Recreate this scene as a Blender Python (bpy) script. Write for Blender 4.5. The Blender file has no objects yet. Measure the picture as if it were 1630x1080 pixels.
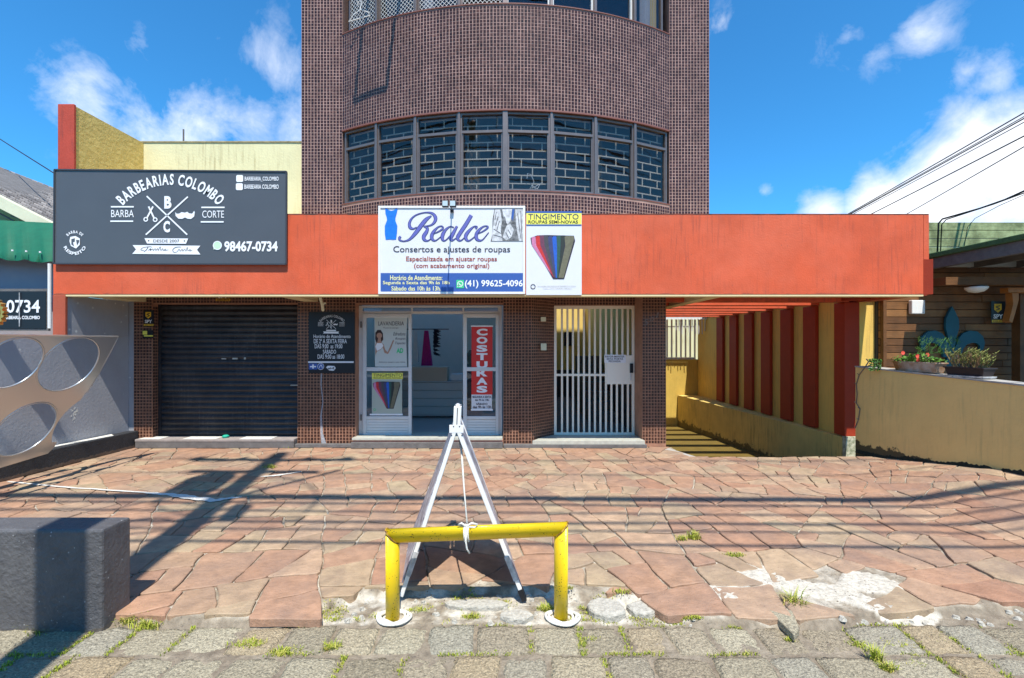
import bpy, math, random
from mathutils import Vector, Matrix, noise
random.seed(7)
R = random.random
def U(a, b): return a + (b - a) * R()
sc = bpy.context.scene
col = sc.collection
# ------------------------------------------------------------------ camera, sky, sun, exposure
F, CX, HY, CZ = 724.0, 815.0, 546.0, 1.6
cam = bpy.data.cameras.new('camera'); camo = bpy.data.objects.new('camera', cam); col.objects.link(camo)
camo.location = (0, 0, CZ); camo.rotation_euler = (math.pi / 2, 0, 0)
cam.sensor_width = 36; cam.lens = F / 1630 * 36; cam.shift_y = 6 / 1630; cam.clip_end = 3000; cam.clip_start = .05
sc.camera = camo
SUN = Vector((0.10, -0.52, 1.0)).normalized()
sl = bpy.data.lights.new('sun', 'SUN'); sl.energy = 4.5; sl.angle = math.radians(.53); sl.color = (1, .95, .86)
so = bpy.data.objects.new('sun', sl); col.objects.link(so); so.location = (3, -10, 20)
so.rotation_euler = (-SUN).to_track_quat('-Z', 'Y').to_euler()
sc.view_settings.view_transform = 'Standard'; sc.view_settings.look = 'None'
sc.view_settings.gamma = 1; sc.view_settings.exposure = 0.58
W = bpy.data.worlds.new('World'); sc.world = W; W.use_nodes = True
nt = W.node_tree; nt.nodes.clear()
def N(t, k, **kw):
    n = t.nodes.new(k)
    for a, b in kw.items():
        if a in n.inputs.keys() if isinstance(a, str) else False: n.inputs[a].default_value = b
        else: setattr(n, a, b)
    return n
def L(t, a, b): t.links.new(a, b)
def build_world():
    t = nt
    out = N(t, 'ShaderNodeOutputWorld'); bg = N(t, 'ShaderNodeBackground'); bg.inputs[1].default_value = .12
    sky = N(t, 'ShaderNodeTexSky'); sky.sky_type = 'NISHITA'; sky.sun_disc = False
    sky.sun_elevation = math.asin(SUN.z); sky.sun_rotation = math.atan2(SUN.x, SUN.y)
    sky.altitude = 900; sky.air_density = 1.0; sky.dust_density = .35; sky.ozone_density = 2.5
    tint = N(t, 'ShaderNodeMixRGB', blend_type='MULTIPLY'); tint.inputs[0].default_value = 1
    tint.inputs[2].default_value = (.33, 1.04, 1.40, 1)
    L(t, sky.outputs[0], tint.inputs[1])
    tc = N(t, 'ShaderNodeTexCoord')
    def noi(scale, det, rough=.6, dist=0, off=(0, 0, 0), st=(1, 1, 1)):
        mp = N(t, 'ShaderNodeMapping'); mp.inputs['Location'].default_value = off; mp.inputs['Scale'].default_value = st
        n = N(t, 'ShaderNodeTexNoise'); n.inputs['Scale'].default_value = scale; n.inputs['Detail'].default_value = det
        n.inputs['Roughness'].default_value = rough; n.inputs['Distortion'].default_value = dist
        L(t, tc.outputs['Generated'], mp.inputs[0]); L(t, mp.outputs[0], n.inputs['Vector']); return n
    def M(op, a, b=None, c=None, clamp=False):
        m = N(t, 'ShaderNodeMath', operation=op, use_clamp=clamp)
        for i, x in enumerate((a, b, c)):
            if x is None: continue
            if isinstance(x, (int, float)): m.inputs[i].default_value = x
            else: L(t, x, m.inputs[i])
        return m.outputs[0]
    n1 = noi(5.5, 9, .62, .5, (3, 1, 2)); n2 = noi(15, 7, .65, .4)
    nf = M('ADD', M('MULTIPLY', n1.outputs['Fac'], .65), M('MULTIPLY', n2.outputs['Fac'], .35))
    wn = noi(2.6, 8, .62, 1.5, (7, 2, 1), (1, 1, 2.4))
    acc = None
    blobs = [(1500, 305, .10, .95), (1600, 235, .115, 1), (1540, 265, .10, .95), (1400, 328, .075, .95), (1310, 335, .055, .85), (1590, 130, .06, .6), (1535, 118, .045, .5),
             (1760, 215, .16, 1), (1620, 310, .10, .8), (1215, 305, .03, .5), (150, 165, .10, .46), (320, 195, .10, .62), (235, 215, .10, .5), (400, 200, .10, .55), (228, 72, .05, .40),
             (430, 100, .12, .42), (345, 60, .08, .3), (1350, 55, .08, .36), (1465, 55, .06, .5), (1395, 90, .05, .4), (1145, 40, .05, .42), (490, 230, .12, .6), (80, 190, .05, .3)]
    for (px, py, r, w) in blobs:
        c = Vector(((px - CX) / F, 1, (HY - py) / F)).normalized()
        vm = N(t, 'ShaderNodeVectorMath', operation='DISTANCE'); L(t, tc.outputs['Generated'], vm.inputs[0]); vm.inputs[1].default_value = c
        b = M('MULTIPLY', M('SUBTRACT', 1, M('DIVIDE', vm.outputs['Value'], r * 1.25), clamp=True), w * 1.6)
        acc = b if acc is None else M('MAXIMUM', acc, b)
    # scattered wisps everywhere else in the sky
    gen = M('MULTIPLY', M('SUBTRACT', wn.outputs['Fac'], .60, clamp=True), 2.2)
    acc = M('MAXIMUM', acc, gen)
    dens = M('ADD', M('MULTIPLY', acc, 1.05), M('MULTIPLY', M('SUBTRACT', nf, .5), 2.7))
    dens = M('SUBTRACT', dens, .42)
    mask = M('MULTIPLY', M('MULTIPLY', dens, 1.15, clamp=True), M('MULTIPLY', acc, 1.7, clamp=True), clamp=True)
    # cloud colour: brighter where dense, bluish grey in thinner undersides
    cr = N(t, 'ShaderNodeValToRGB'); cr.color_ramp.elements[0].color = (5.4, 5.9, 7.0, 1); cr.color_ramp.elements[1].color = (8.0, 8.1, 8.3, 1)
    cr.color_ramp.elements[0].position = .38; cr.color_ramp.elements[1].position = .62
    n3 = noi(4.5, 6, .6, .3, (1, 5, 2)); L(t, n3.outputs['Fac'], cr.inputs[0])
    mx = N(t, 'ShaderNodeMixRGB'); L(t, mask, mx.inputs[0]); L(t, tint.outputs[0], mx.inputs[1]); L(t, cr.outputs[0], mx.inputs[2])
    L(t, mx.outputs[0], bg.inputs[0]); L(t, bg.outputs[0], out.inputs[0])
build_world()

# ------------------------------------------------------------------ helpers
def at(px, py, Y): return Vector(((px - CX) * Y / F, Y, CZ + (HY - py) * Y / F))
def ss(x): x = max(0., min(1., x)); return x * x * (3 - 2 * x)
WL = {}
def tag(o, label=None, cat=None, group=None, kind=None):
    if label: o['label'] = label
    if cat: o['category'] = cat
    if group: o['group'] = group
    if kind: o['kind'] = kind
    return o
def thing(name, loc, label, cat, group=None):
    o = bpy.data.objects.new(name, None); col.objects.link(o); o.location = loc; o.empty_display_size = .1
    WL[o.name] = Vector(loc); return tag(o, label, cat, group)
def place(o, parent, c):
    WL[o.name] = Vector(c)
    if parent: o.parent = parent; o.location = Vector(c) - WL[parent.name]
    else: o.location = c
class MB:
    def __init__(s): s.v = []; s.f = []; s.t = []; s.tone = 0.
    def av(s, p): s.v.append(tuple(p)); s.t.append(s.tone); return len(s.v) - 1
    def poly(s, pts): s.f.append([s.av(p) for p in pts]); return s
    def box(s, x0, x1, y0, y1, z0, z1):
        return s.hexa([(x0,y0,z0),(x1,y0,z0),(x1,y1,z0),(x0,y1,z0),(x0,y0,z1),(x1,y0,z1),(x1,y1,z1),(x0,y1,z1)])
    def hexa(s, p):
        b = [s.av(q) for q in p]
        for q in ((0,3,2,1),(4,5,6,7),(0,1,5,4),(1,2,6,5),(2,3,7,6),(3,0,4,7)): s.f.append([b[i] for i in q])
        return s
    def rect(s, px0, py0, px1, py1, Y, d=.03):         # frontal slab given by its outline at depth Y, going d deeper
        a = at(px0, py0, Y); b = at(px1, py1, Y)
        return s.box(min(a.x,b.x), max(a.x,b.x), Y, Y + d, min(a.z,b.z), max(a.z,b.z))
    def prism(s, pts, d):                               # pts 3D polygon, d vector extrusion
        d = Vector(d); a = [s.av(p) for p in pts]; b = [s.av(Vector(p) + d) for p in pts]; n = len(pts)
        s.f.append(a[::-1]); s.f.append(b)
        for i in range(n): s.f.append([a[i], a[(i+1)%n], b[(i+1)%n], b[i]])
        return s
    def ppoly(s, pxs, Y, d=.003): return s.prism([at(x, y, Y) for x, y in pxs], (0, d, 0))
    def bar(s, a, b, w, h=None, up=(0,0,1)):
        a = Vector(a); b = Vector(b); h = h or w; d = (b-a).normalized(); u = Vector(up)
        if abs(d.dot(u)) > .95: u = Vector((0,1,0))
        x = d.cross(u).normalized(); y = x.cross(d).normalized(); x *= w/2; y *= h/2
        return s.hexa([a-x-y, a+x-y, b+x-y, b-x-y, a-x+y, a+x+y, b+x+y, b-x+y])
    def tube(s, pts, r, seg=8, cap=True):
        pts = [Vector(p) for p in pts]; rings = []; prev = None
        for i, p in enumerate(pts):
            d = (pts[min(i+1, len(pts)-1)] - pts[max(i-1, 0)]).normalized()
            if prev is None: prev = d.orthogonal().normalized()
            x = (prev - d * prev.dot(d)).normalized(); prev = x; y = d.cross(x)
            rr = r[i] if isinstance(r, (list, tuple)) else r
            rings.append([s.av(p + (x*math.cos(2*math.pi*k/seg) + y*math.sin(2*math.pi*k/seg))*rr) for k in range(seg)])
        for a, b in zip(rings, rings[1:]):
            for k in range(seg): s.f.append([a[k], a[(k+1)%seg], b[(k+1)%seg], b[k]])
        if cap: s.f.append(rings[0][::-1]); s.f.append(rings[-1])
        return s
    def lathe(s, c, prof, seg=16, ax=None):
        c = Vector(c); rings = []
        for r, z in prof: rings.append([s.av(c + Vector((r*math.cos(2*math.pi*k/seg), r*math.sin(2*math.pi*k/seg), z))) for k in range(seg)])
        for a, b in zip(rings, rings[1:]):
            for k in range(seg): s.f.append([a[k], a[(k+1)%seg], b[(k+1)%seg], b[k]])
        s.f.append(rings[0][::-1]); s.f.append(rings[-1]); return s
    def mesh(s, name, c):
        m = bpy.data.meshes.new(name); m.from_pydata([Vector(v) - c for v in s.v], [], s.f)
        at_ = m.attributes.new('tone', 'FLOAT', 'POINT'); at_.data.foreach_set('value', s.t); m.update(); return m
    def build(s, name, mat, parent=None, smooth=False, bevel=0, kind=None):
        xs = [v[0] for v in s.v]; ys = [v[1] for v in s.v]; zs = [v[2] for v in s.v]
        c = Vector(((min(xs)+max(xs))/2, (min(ys)+max(ys))/2, min(zs)))
        m = s.mesh(name, c); m.materials.append(mat)
        if smooth: m.polygons.foreach_set('use_smooth', [True]*len(m.polygons))
        o = bpy.data.objects.new(name, m); col.objects.link(o); place(o, parent, c)
        if bevel:
            b = o.modifiers.new('bevel', 'BEVEL'); b.width = bevel; b.segments = 2; b.limit_method = 'ANGLE'; b.angle_limit = .7
        if kind: o['kind'] = kind
        return o
def copy_tree(o, parent=None):
    c = o.copy(); col.objects.link(c)
    if parent: c.parent = parent
    WL[c.name] = WL[o.name].copy()
    for ch in list(o.children): copy_tree(ch, c)
    return c

# ------------------------------------------------------------------ materials
def mat(name, c, rough=.7, var=0, vscale=4, bump=0, bscale=60, metal=0, c2=None, spec=.4, streak=0, stain=None, tone=0, tonecols=None, grime=None, bstretch=None, dots=None, patch=None):
    m = bpy.data.materials.new(name); m.use_nodes = True; t = m.node_tree
    b = t.nodes['Principled BSDF']; b.inputs['Roughness'].default_value = rough; b.inputs['Metallic'].default_value = metal
    b.inputs['Specular IOR Level'].default_value = spec
    tc = N(t, 'ShaderNodeTexCoord'); geo = N(t, 'ShaderNodeNewGeometry'); pos = geo.outputs['Position']
    def noi(s, det=5, st=(1,1,1), rg=.6):
        mp = N(t, 'ShaderNodeMapping'); mp.inputs['Scale'].default_value = st; L(t, pos, mp.inputs[0])
        n = N(t, 'ShaderNodeTexNoise'); n.inputs['Scale'].default_value = s; n.inputs['Detail'].default_value = det; n.inputs['Roughness'].default_value = rg
        L(t, mp.outputs[0], n.inputs['Vector']); return n.outputs['Fac']
    def ramp(f, a, c_, lo=(0,0,0,1), hi=(1,1,1,1)):
        r = N(t, 'ShaderNodeValToRGB'); r.color_ramp.elements[0].position = a; r.color_ramp.elements[1].position = c_
        r.color_ramp.elements[0].color = lo; r.color_ramp.elements[1].color = hi; L(t, f, r.inputs[0]); return r.outputs[0]
    def mix(f, a, b_, mode='MIX'):
        x = N(t, 'ShaderNodeMixRGB', blend_type=mode)
        for i, q in enumerate((f, a, b_)):
            if isinstance(q, (int, float)): x.inputs[i].default_value = q
            elif isinstance(q, tuple): x.inputs[i].default_value = (*q[:3], 1)
            else: L(t, q, x.inputs[i])
        return x.outputs[0]
    cur = tuple(c)
    if tonecols:
        a = N(t, 'ShaderNodeAttribute'); a.attribute_name = 'tone'
        r = N(t, 'ShaderNodeValToRGB'); el = r.color_ramp.elements
        while len(el) < len(tonecols): el.new(.5)
        for i, q in enumerate(tonecols): el[i].position = i/(len(tonecols)-1); el[i].color = (*q, 1)
        L(t, a.outputs['Fac'], r.inputs[0]); cur = r.outputs[0]
    if c2: cur = mix(ramp(noi(vscale), .38, .62), cur, c2)
    if var:
        v = ramp(noi(vscale * 1.7, 8), .25, .75, (1-var,)*3 + (1,), (1+var*.35,)*3 + (1,))
        cur = mix(1., cur, v, 'MULTIPLY')
    if patch:   # wide worn or stained areas: (colour, scale, strength)
        cur = mix(ramp(noi(patch[1], 7, rg=.68), .44, .66, (0,0,0,1), (patch[2],)*3 + (1,)), cur, patch[0])
    if streak:
        s_ = ramp(noi(9, 6, (3, 3, .22)), .5, .72); s2 = ramp(noi(1.3, 3), .4, .6)
        cur = mix(mix(1., s_, s2, 'MULTIPLY'), cur, mix(streak, cur, stain or (.1,.08,.05)))
    if grime:   # dirt near the foot, dirt of its own outline: (z0, z1, colour, strength)
        z0, z1, gc, gs = grime
        sx = N(t, 'ShaderNodeSeparateXYZ'); L(t, pos, sx.inputs[0])
        mr = N(t, 'ShaderNodeMapRange'); mr.inputs['From Min'].default_value = z1; mr.inputs['From Max'].default_value = z0
        L(t, sx.outputs[2], mr.inputs[0])
        ad = N(t, 'ShaderNodeMath', operation='ADD'); L(t, mr.outputs[0], ad.inputs[0]); L(t, noi(7, 8, rg=.7), ad.inputs[1])
        cur = mix(ramp(ad.outputs[0], .95, 1.15, (0,0,0,1), (gs,gs,gs,1)), cur, gc)
    if dots:    # chips / speckles: (scale, threshold, colour)
        vs = N(t, 'ShaderNodeTexVoronoi'); vs.inputs['Scale'].default_value = dots[0]; L(t, pos, vs.inputs['Vector'])
        sm = mix(1., ramp(vs.outputs['Distance'], dots[1], dots[1] + .05, (1,1,1,1), (0,0,0,1)), ramp(noi(dots[0]*.25, 4), .52, .58), 'MULTIPLY')
        cur = mix(sm, cur, dots[2])
    if isinstance(cur, tuple): b.inputs['Base Color'].default_value = (*cur[:3], 1)
    else: L(t, cur, b.inputs['Base Color'])
    if bump:
        bn = N(t, 'ShaderNodeBump'); bn.inputs['Strength'].default_value = min(1, bump); bn.inputs['Distance'].default_value = .01 * max(1, bump)
        L(t, noi(bscale, 6, bstretch or (1,1,1)), bn.inputs['Height']); L(t, bn.outputs[0], b.inputs['Normal'])
    return m
def glass(name, tint=(.05,.07,.1), fac=.3, rough=.02, gcol=(.8,.86,.95,1)):
    m = bpy.data.materials.new(name); m.use_nodes = True; t = m.node_tree; t.nodes.clear()
    o = N(t, 'ShaderNodeOutputMaterial'); tr = N(t, 'ShaderNodeBsdfTransparent'); gl = N(t, 'ShaderNodeBsdfGlossy')
    tr.inputs[0].default_value = (*tint, 1); gl.inputs['Roughness'].default_value = rough; gl.inputs[0].default_value = gcol
    fr = N(t, 'ShaderNodeLayerWeight'); fr.inputs['Blend'].default_value = .5
    pw = N(t, 'ShaderNodeMath', operation='POWER'); pw.inputs[1].default_value = 4; L(t, fr.outputs['Facing'], pw.inputs[0])
    ad = N(t, 'ShaderNodeMath', operation='ADD', use_clamp=True); ad.inputs[1].default_value = fac; L(t, pw.outputs[0], ad.inputs[0])
    geo = N(t, 'ShaderNodeNewGeometry'); n = N(t, 'ShaderNodeTexNoise'); n.inputs['Scale'].default_value = 1.7; L(t, geo.outputs['Position'], n.inputs['Vector'])
    bn = N(t, 'ShaderNodeBump'); bn.inputs['Strength'].default_value = .12; bn.inputs['Distance'].default_value = .02
    L(t, n.outputs['Fac'], bn.inputs['Height']); L(t, bn.outputs[0], gl.inputs['Normal'])
    mx = N(t, 'ShaderNodeMixShader'); L(t, ad.outputs[0], mx.inputs[0]); L(t, tr.outputs[0], mx.inputs[1]); L(t, gl.outputs[0], mx.inputs[2]); L(t, mx.outputs[0], o.inputs[0])
    return m
K = {}
K['orange'] = mat('orange_render', (.68,.105,.036), .75, var=.2, vscale=1.6, bump=.35, bscale=45, streak=.6, stain=(.22,.05,.035), c2=(.62,.10,.036), patch=((.74,.17,.09), 1.1, .35), grime=(2.20, 2.29, (.16,.06,.04), .5), dots=(14, .05, (.30,.07,.05)))
K['redpaint'] = mat('red_paint', (.48,.062,.035), .75, var=.18, vscale=2.5, bump=.3, bscale=45, streak=.6, stain=(.06,.03,.03))
K['darkred'] = mat('dark_red_paint_and_shade', (.36,.034,.007), .7, var=.15, bump=.25, bscale=50)
K['cream'] = mat('cream_render', (.74,.68,.40), .85, var=.10, vscale=1.2, bump=.5, bscale=35, streak=.55, stain=(.30,.22,.09))
K['cream_dimmed'] = mat('dimmed_cream_render', (.72,.52,.17), .9, var=.15, vscale=3, bump=3.0, bscale=14)  # cream render seen in grazing sun, its dimmer tone put into the colour
K['ochre'] = mat('ochre_render', (.66,.46,.10), .85, var=.2, vscale=1.5, bump=.4, bscale=30, streak=.3, stain=(.25,.15,.03))
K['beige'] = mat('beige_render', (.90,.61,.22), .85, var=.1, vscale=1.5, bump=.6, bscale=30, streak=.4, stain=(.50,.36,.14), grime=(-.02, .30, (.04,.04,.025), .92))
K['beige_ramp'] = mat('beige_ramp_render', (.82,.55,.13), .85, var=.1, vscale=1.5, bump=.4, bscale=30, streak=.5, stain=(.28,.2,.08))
K['ledge'] = mat('ledge_render', (.76,.56,.17), .85, var=.18, vscale=2, bump=.5, bscale=30, streak=.7, stain=(.13,.1,.04), grime=(-.9, -.35, (.05,.05,.02), .8))
K['pier'] = mat('weathered_pier', (.62,.60,.45), .9, c2=(.25,.27,.17), vscale=22, bump=.9, bscale=50)
K['soffit'] = mat('soffit_paint', (.72,.60,.33), .8, var=.1, bump=.2)
K['grout'] = mat('grout', (.43,.265,.225), .9, var=.45, vscale=2.2, bump=.3)
K['tile'] = mat('mosaic_tile', (.08,.03,.03), .25, spec=.35, var=.3, vscale=1.4, tonecols=[(.028,.011,.010), (.048,.019,.017), (.065,.027,.024), (.11,.05,.04)])
K['tileg'] = mat('mosaic_tile_shopfront', (.08,.03,.03), .3, spec=.5, tonecols=[(.03,.014,.01), (.05,.02,.014), (.07,.03,.02), (.10,.045,.03)])
K['groutg'] = mat('grout_shopfront', (.40,.205,.13), .9, var=.3, vscale=4, bump=.3)
K['grey'] = mat('grey_wall_paint', (.34,.345,.37), .75, var=.12, vscale=2, bump=.35, bscale=30, streak=.3, stain=(.2,.2,.2), dots=(9, .12, (.6,.6,.58)))
K['curbblack'] = mat('black_curb_paint', (.035,.037,.042), .6, var=.3, vscale=5, bump=1.0, bscale=40, grime=(-.02, .1, (.16,.11,.075), .6))
K['block'] = mat('graphite_block_paint', (.095,.092,.096), .55, var=.3, vscale=5, patch=((.14,.135,.13), 4, .5), bump=1.1, bscale=38, dots=(30, .1, (.3,.3,.3)), spec=.5, grime=(-.08, .0, (.14,.11,.08), .6))
K['concrete'] = mat('concrete', (.42,.40,.36), .9, var=.25, vscale=6, bump=.7, bscale=40)
K['concdark'] = mat('dark_concrete', (.16,.15,.145), .9, var=.35, vscale=6, bump=.6)
K['sill'] = mat('marble_sill', (.50,.50,.43), .5, var=.25, vscale=8)
K['pink'] = mat('pink_mortar', (.60,.25,.17), .9, var=.3, vscale=9)
K['alu'] = mat('bronze_aluminium', (.24,.19,.17), .35, metal=.6, var=.15)
K['whitealu'] = mat('white_enamel_frame', (.66,.66,.64), .4, var=.08, spec=.5)
K['white'] = mat('white_paint', (.80,.79,.76), .5, var=.07, vscale=9)
K['gatewhite'] = mat('gate_enamel', (.88,.80,.66), .4, spec=.5)
K['grille'] = mat('cream_grille', (.74,.66,.54), .5)
K['winglass'] = glass('dark_window_glass', (.80,.80,.80), .06, gcol=(.80,.68,.60,1))
K['upglass'] = glass('smoked_window_glass', (.75,.75,.76), .06, gcol=(.7,.7,.72,1))
K['shopglass'] = glass('shop_glass', (.8,.82,.82), .05)
K['dark'] = mat('dark_interior', (.055,.055,.06), .9)
K['room'] = mat('room_plaster', (.88,.80,.70), .9, var=.05)
K['roomfloor'] = mat('room_floor_tile', (.42,.42,.42), .35, var=.1)
K['hall'] = mat('hall_plaster', (.80,.58,.18), .9, var=.08)
K['shutter'] = mat('black_shutter_paint', (.022,.022,.026), .42, var=.35, vscale=6, spec=.5, streak=.5, stain=(.11,.105,.10), patch=((.07,.068,.066), 2.2, .5))
K['signblack'] = mat('charcoal_vinyl', (.085,.088,.095), .35, var=.08, vscale=1.5, spec=.5)
K['black'] = mat('black_vinyl', (.012,.013,.017), .4)
K['signframe'] = mat('sign_frame', (.05,.05,.055), .4)
K['print'] = mat('white_print', (.84,.84,.84), .5)
K['signwhite'] = mat('white_vinyl', (.72,.72,.73), .4, var=.03)
K['bluep'] = mat('blue_print', (.045,.11,.36), .4)
K['navy'] = mat('navy_print', (.02,.02,.12), .5)
K['purple'] = mat('violet_print', (.12,.13,.42), .5)
K['ink'] = mat('dark_ink', (.03,.025,.04), .5)
K['brownp'] = mat('brown_print', (.33,.06,.03), .5)
K['yellowp'] = mat('yellow_print', (.85,.80,.12), .5)
K['paleyellow'] = mat('pale_yellow_print', (.85,.82,.40), .5)
K['dressblue'] = mat('dress_blue_print', (.01,.19,.72), .5, var=.25, vscale=14)
K['greenp'] = mat('green_print', (.05,.55,.22), .5)
K['palegreen'] = mat('pale_green_print', (.55,.75,.52), .5)
K['redp'] = mat('red_print', (.62,.03,.025), .5)
K['greyp'] = mat('grey_print', (.30,.30,.30), .5, c2=(.62,.62,.62), vscale=16)
K['suitlight'] = mat('suit_light_print', (.45,.45,.45), .5, c2=(.72,.72,.72), vscale=20)
K['suitdark'] = mat('suit_dark_print', (.07,.07,.07), .5, c2=(.25,.25,.25), vscale=22)
K['paper'] = mat('paper', (.56,.60,.56), .6)
K['skin'] = mat('skin_print', (.45,.25,.17), .6); K['hair'] = mat('hair_print', (.05,.025,.02), .6)
K['yellow'] = mat('yellow_enamel', (.88,.60,.012), .3, var=.10, vscale=5, spec=.5, bump=.15, bscale=90, dots=(75, .20, (.09,.03,.012)))
K['rope'] = mat('white_rope', (.80,.78,.70), .9, bump=.8, bscale=250)
K['metal'] = mat('polished_scrap_metal', (.60,.60,.58), .28, metal=.7, bump=.12, bscale=3)
K['gold'] = mat('gold_rim', (.75,.42,.12), .3, metal=.8); K['brown'] = mat('brown_disc', (.22,.10,.03), .5)
K['greenfab'] = mat('green_canvas', (.0,.115,.06), .7, var=.2, vscale=5, bump=.4, bscale=9)
K['shingle'] = mat('grey_shingle', (.2,.18,.17), .95, bump=.8, bscale=60, tonecols=[(.10,.09,.09), (.22,.20,.19), (.33,.30,.28)])
K['palewood'] = mat('pale_board', (.70,.68,.48), .7, var=.1)
K['wood'] = mat('brown_timber', (.15,.065,.022), .6, var=.45, vscale=3, bump=.5, bscale=20, bstretch=(.15,1,1.6), tonecols=[(.16,.068,.022), (.24,.105,.034), (.32,.15,.05)])
K['orangewood'] = mat('varnished_timber', (.45,.17,.04), .5, var=.25, vscale=6)
K['greenboard'] = mat('weathered_green_board', (.33,.37,.18), .8, c2=(.14,.16,.07), vscale=5, bump=.6, bscale=12, bstretch=(.2,1,2))
K['greenroof'] = mat('green_roof_edge', (.07,.14,.05), .8, var=.4, vscale=14, bump=.8)
K['teal'] = mat('teal_paint', (.012,.10,.135), .55, var=.2)
K['leaf'] = mat('leaf', (.06,.16,.02), .6, tonecols=[(.03,.09,.015), (.07,.20,.02), (.16,.30,.04)])
K['leaf2'] = mat('succulent_leaf', (.16,.2,.06), .6, tonecols=[(.10,.16,.04), (.26,.30,.07), (.30,.14,.09)])
K['flower'] = mat('coral_flower', (.85,.10,.06), .6)
K['terracotta'] = mat('brown_planter', (.30,.12,.03), .6, c2=(.5,.42,.34), vscale=5)
K['grass'] = mat('grass_blades', (.2,.3,.03), .8, tonecols=[(.15,.22,.02), (.33,.38,.03), (.52,.44,.12)])
K['cable'] = mat('black_cable', (.015,.015,.018), .6)
K['polecon'] = mat('pole_concrete', (.42,.41,.38), .9, var=.2, bump=.5)
K['asphalt'] = mat('asphalt', (.055,.055,.055), .9, var=.25, vscale=8, bump=1, bscale=120)
K['earth'] = mat('earth', (.2,.16,.11), 1, var=.3)
K['stone'] = mat('flagstone', (.4,.24,.17), .72, var=.36, vscale=5.5, bump=.9, bscale=22, bstretch=(1,1.3,1),
    tonecols=[(.34,.175,.11), (.44,.255,.16), (.395,.23,.145), (.48,.325,.21), (.42,.32,.20), (.375,.21,.135)], dots=(60, .14, (.16,.11,.085)), patch=((.20,.145,.12), 1.6, .6))
K['sett'] = mat('granite_sett', (.4,.38,.33), .9, var=.75, vscale=55, bump=3.2, bscale=48,
    tonecols=[(.39,.33,.225), (.51,.445,.31), (.57,.505,.355), (.53,.41,.25), (.48,.44,.335), (.42,.335,.22)], dots=(95, .16, (.12,.11,.10)))
K['joint'] = mat('joint_mortar', (.3,.25,.2), .95, var=.45, vscale=16, bump=1.6, bscale=40,
    tonecols=[(.20,.155,.11), (.34,.285,.21), (.55,.50,.41), (.66,.61,.51)], dots=(40,.2,(.16,.13,.1)))
K['whitestreak'] = mat('white_mortar', (.72,.70,.64), .9, var=.25, vscale=22, bump=1.2, bscale=50)
K['rubble'] = mat('rubble', (.5,.47,.40), .95, var=.35, vscale=25, bump=1.5, bscale=45)

# ------------------------------------------------------------------ the ground: height field, base, flagstones, setts
def rise(x, y): return .23 * ss((x - 3.8) / 1.5) * ss((6.6 - y) / 1.9)
EDGE = [(-9, 2.70), (-2.2, 2.70), (-1.35, 2.66), (-1.25, 2.78), (-.95, 2.98), (.35, 3.02), (.42, 2.95), (.95, 2.90), (1.02, 2.68), (1.85, 2.64), (2.1, 2.72), (2.7, 2.78), (3.3, 2.84), (9, 2.84)]
def edge(x):
    for (a, b), (c, d) in zip(EDGE, EDGE[1:]):
        if a <= x <= c: return b + (d - b) * (x - a) / (c - a)
    return 2.7
ROWS0 = 2.66
def pip(x, y, P):
    r = False
    for i in range(len(P)):
        x1, y1 = P[i]; x2, y2 = P[i-1]
        if (y1 > y) != (y2 > y) and x < (x2-x1)*(y-y1)/(y2-y1)+x1: r = not r
    return r
def gp(px, py): Y = F*CZ/(py-HY); return ((px-CX)*Y/F, Y)
PATCH = [gp(*p) for p in [(1110,948),(1135,925),(1175,905),(1180,888),(1225,900),(1290,925),(1330,928),(1345,905),(1400,912),(1445,932),(1430,945),(1360,938),(1420,962),(1500,968),(1480,985),(1400,975),(1340,955),(1290,948),(1260,945),(1230,930),(1195,932),(1190,952),(1130,952)]]
def base_z(x, y):
    e = edge(x) + .02 * noise.noise(Vector((x*9, 1, 3)))
    n = noise.noise(Vector((x*14, y*14, 0))) * .010 + noise.noise(Vector((x*45, y*45, 5))) * .005
    zp = rise(x, y) - .016 + n * .35
    zc = -.062 + n * .6 + rise(x, y)
    zr = -.052 + n * 1.5 + rise(x, y)
    if pip(x, y, PATCH): zp = rise(x, y) - .006 + n * .6
    w = ss((y - e + .03) / .03)
    v = ss((y - ROWS0 + .02) / .05)
    lo = zc + (zr - zc) * v
    return lo + (zp - lo) * w
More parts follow.
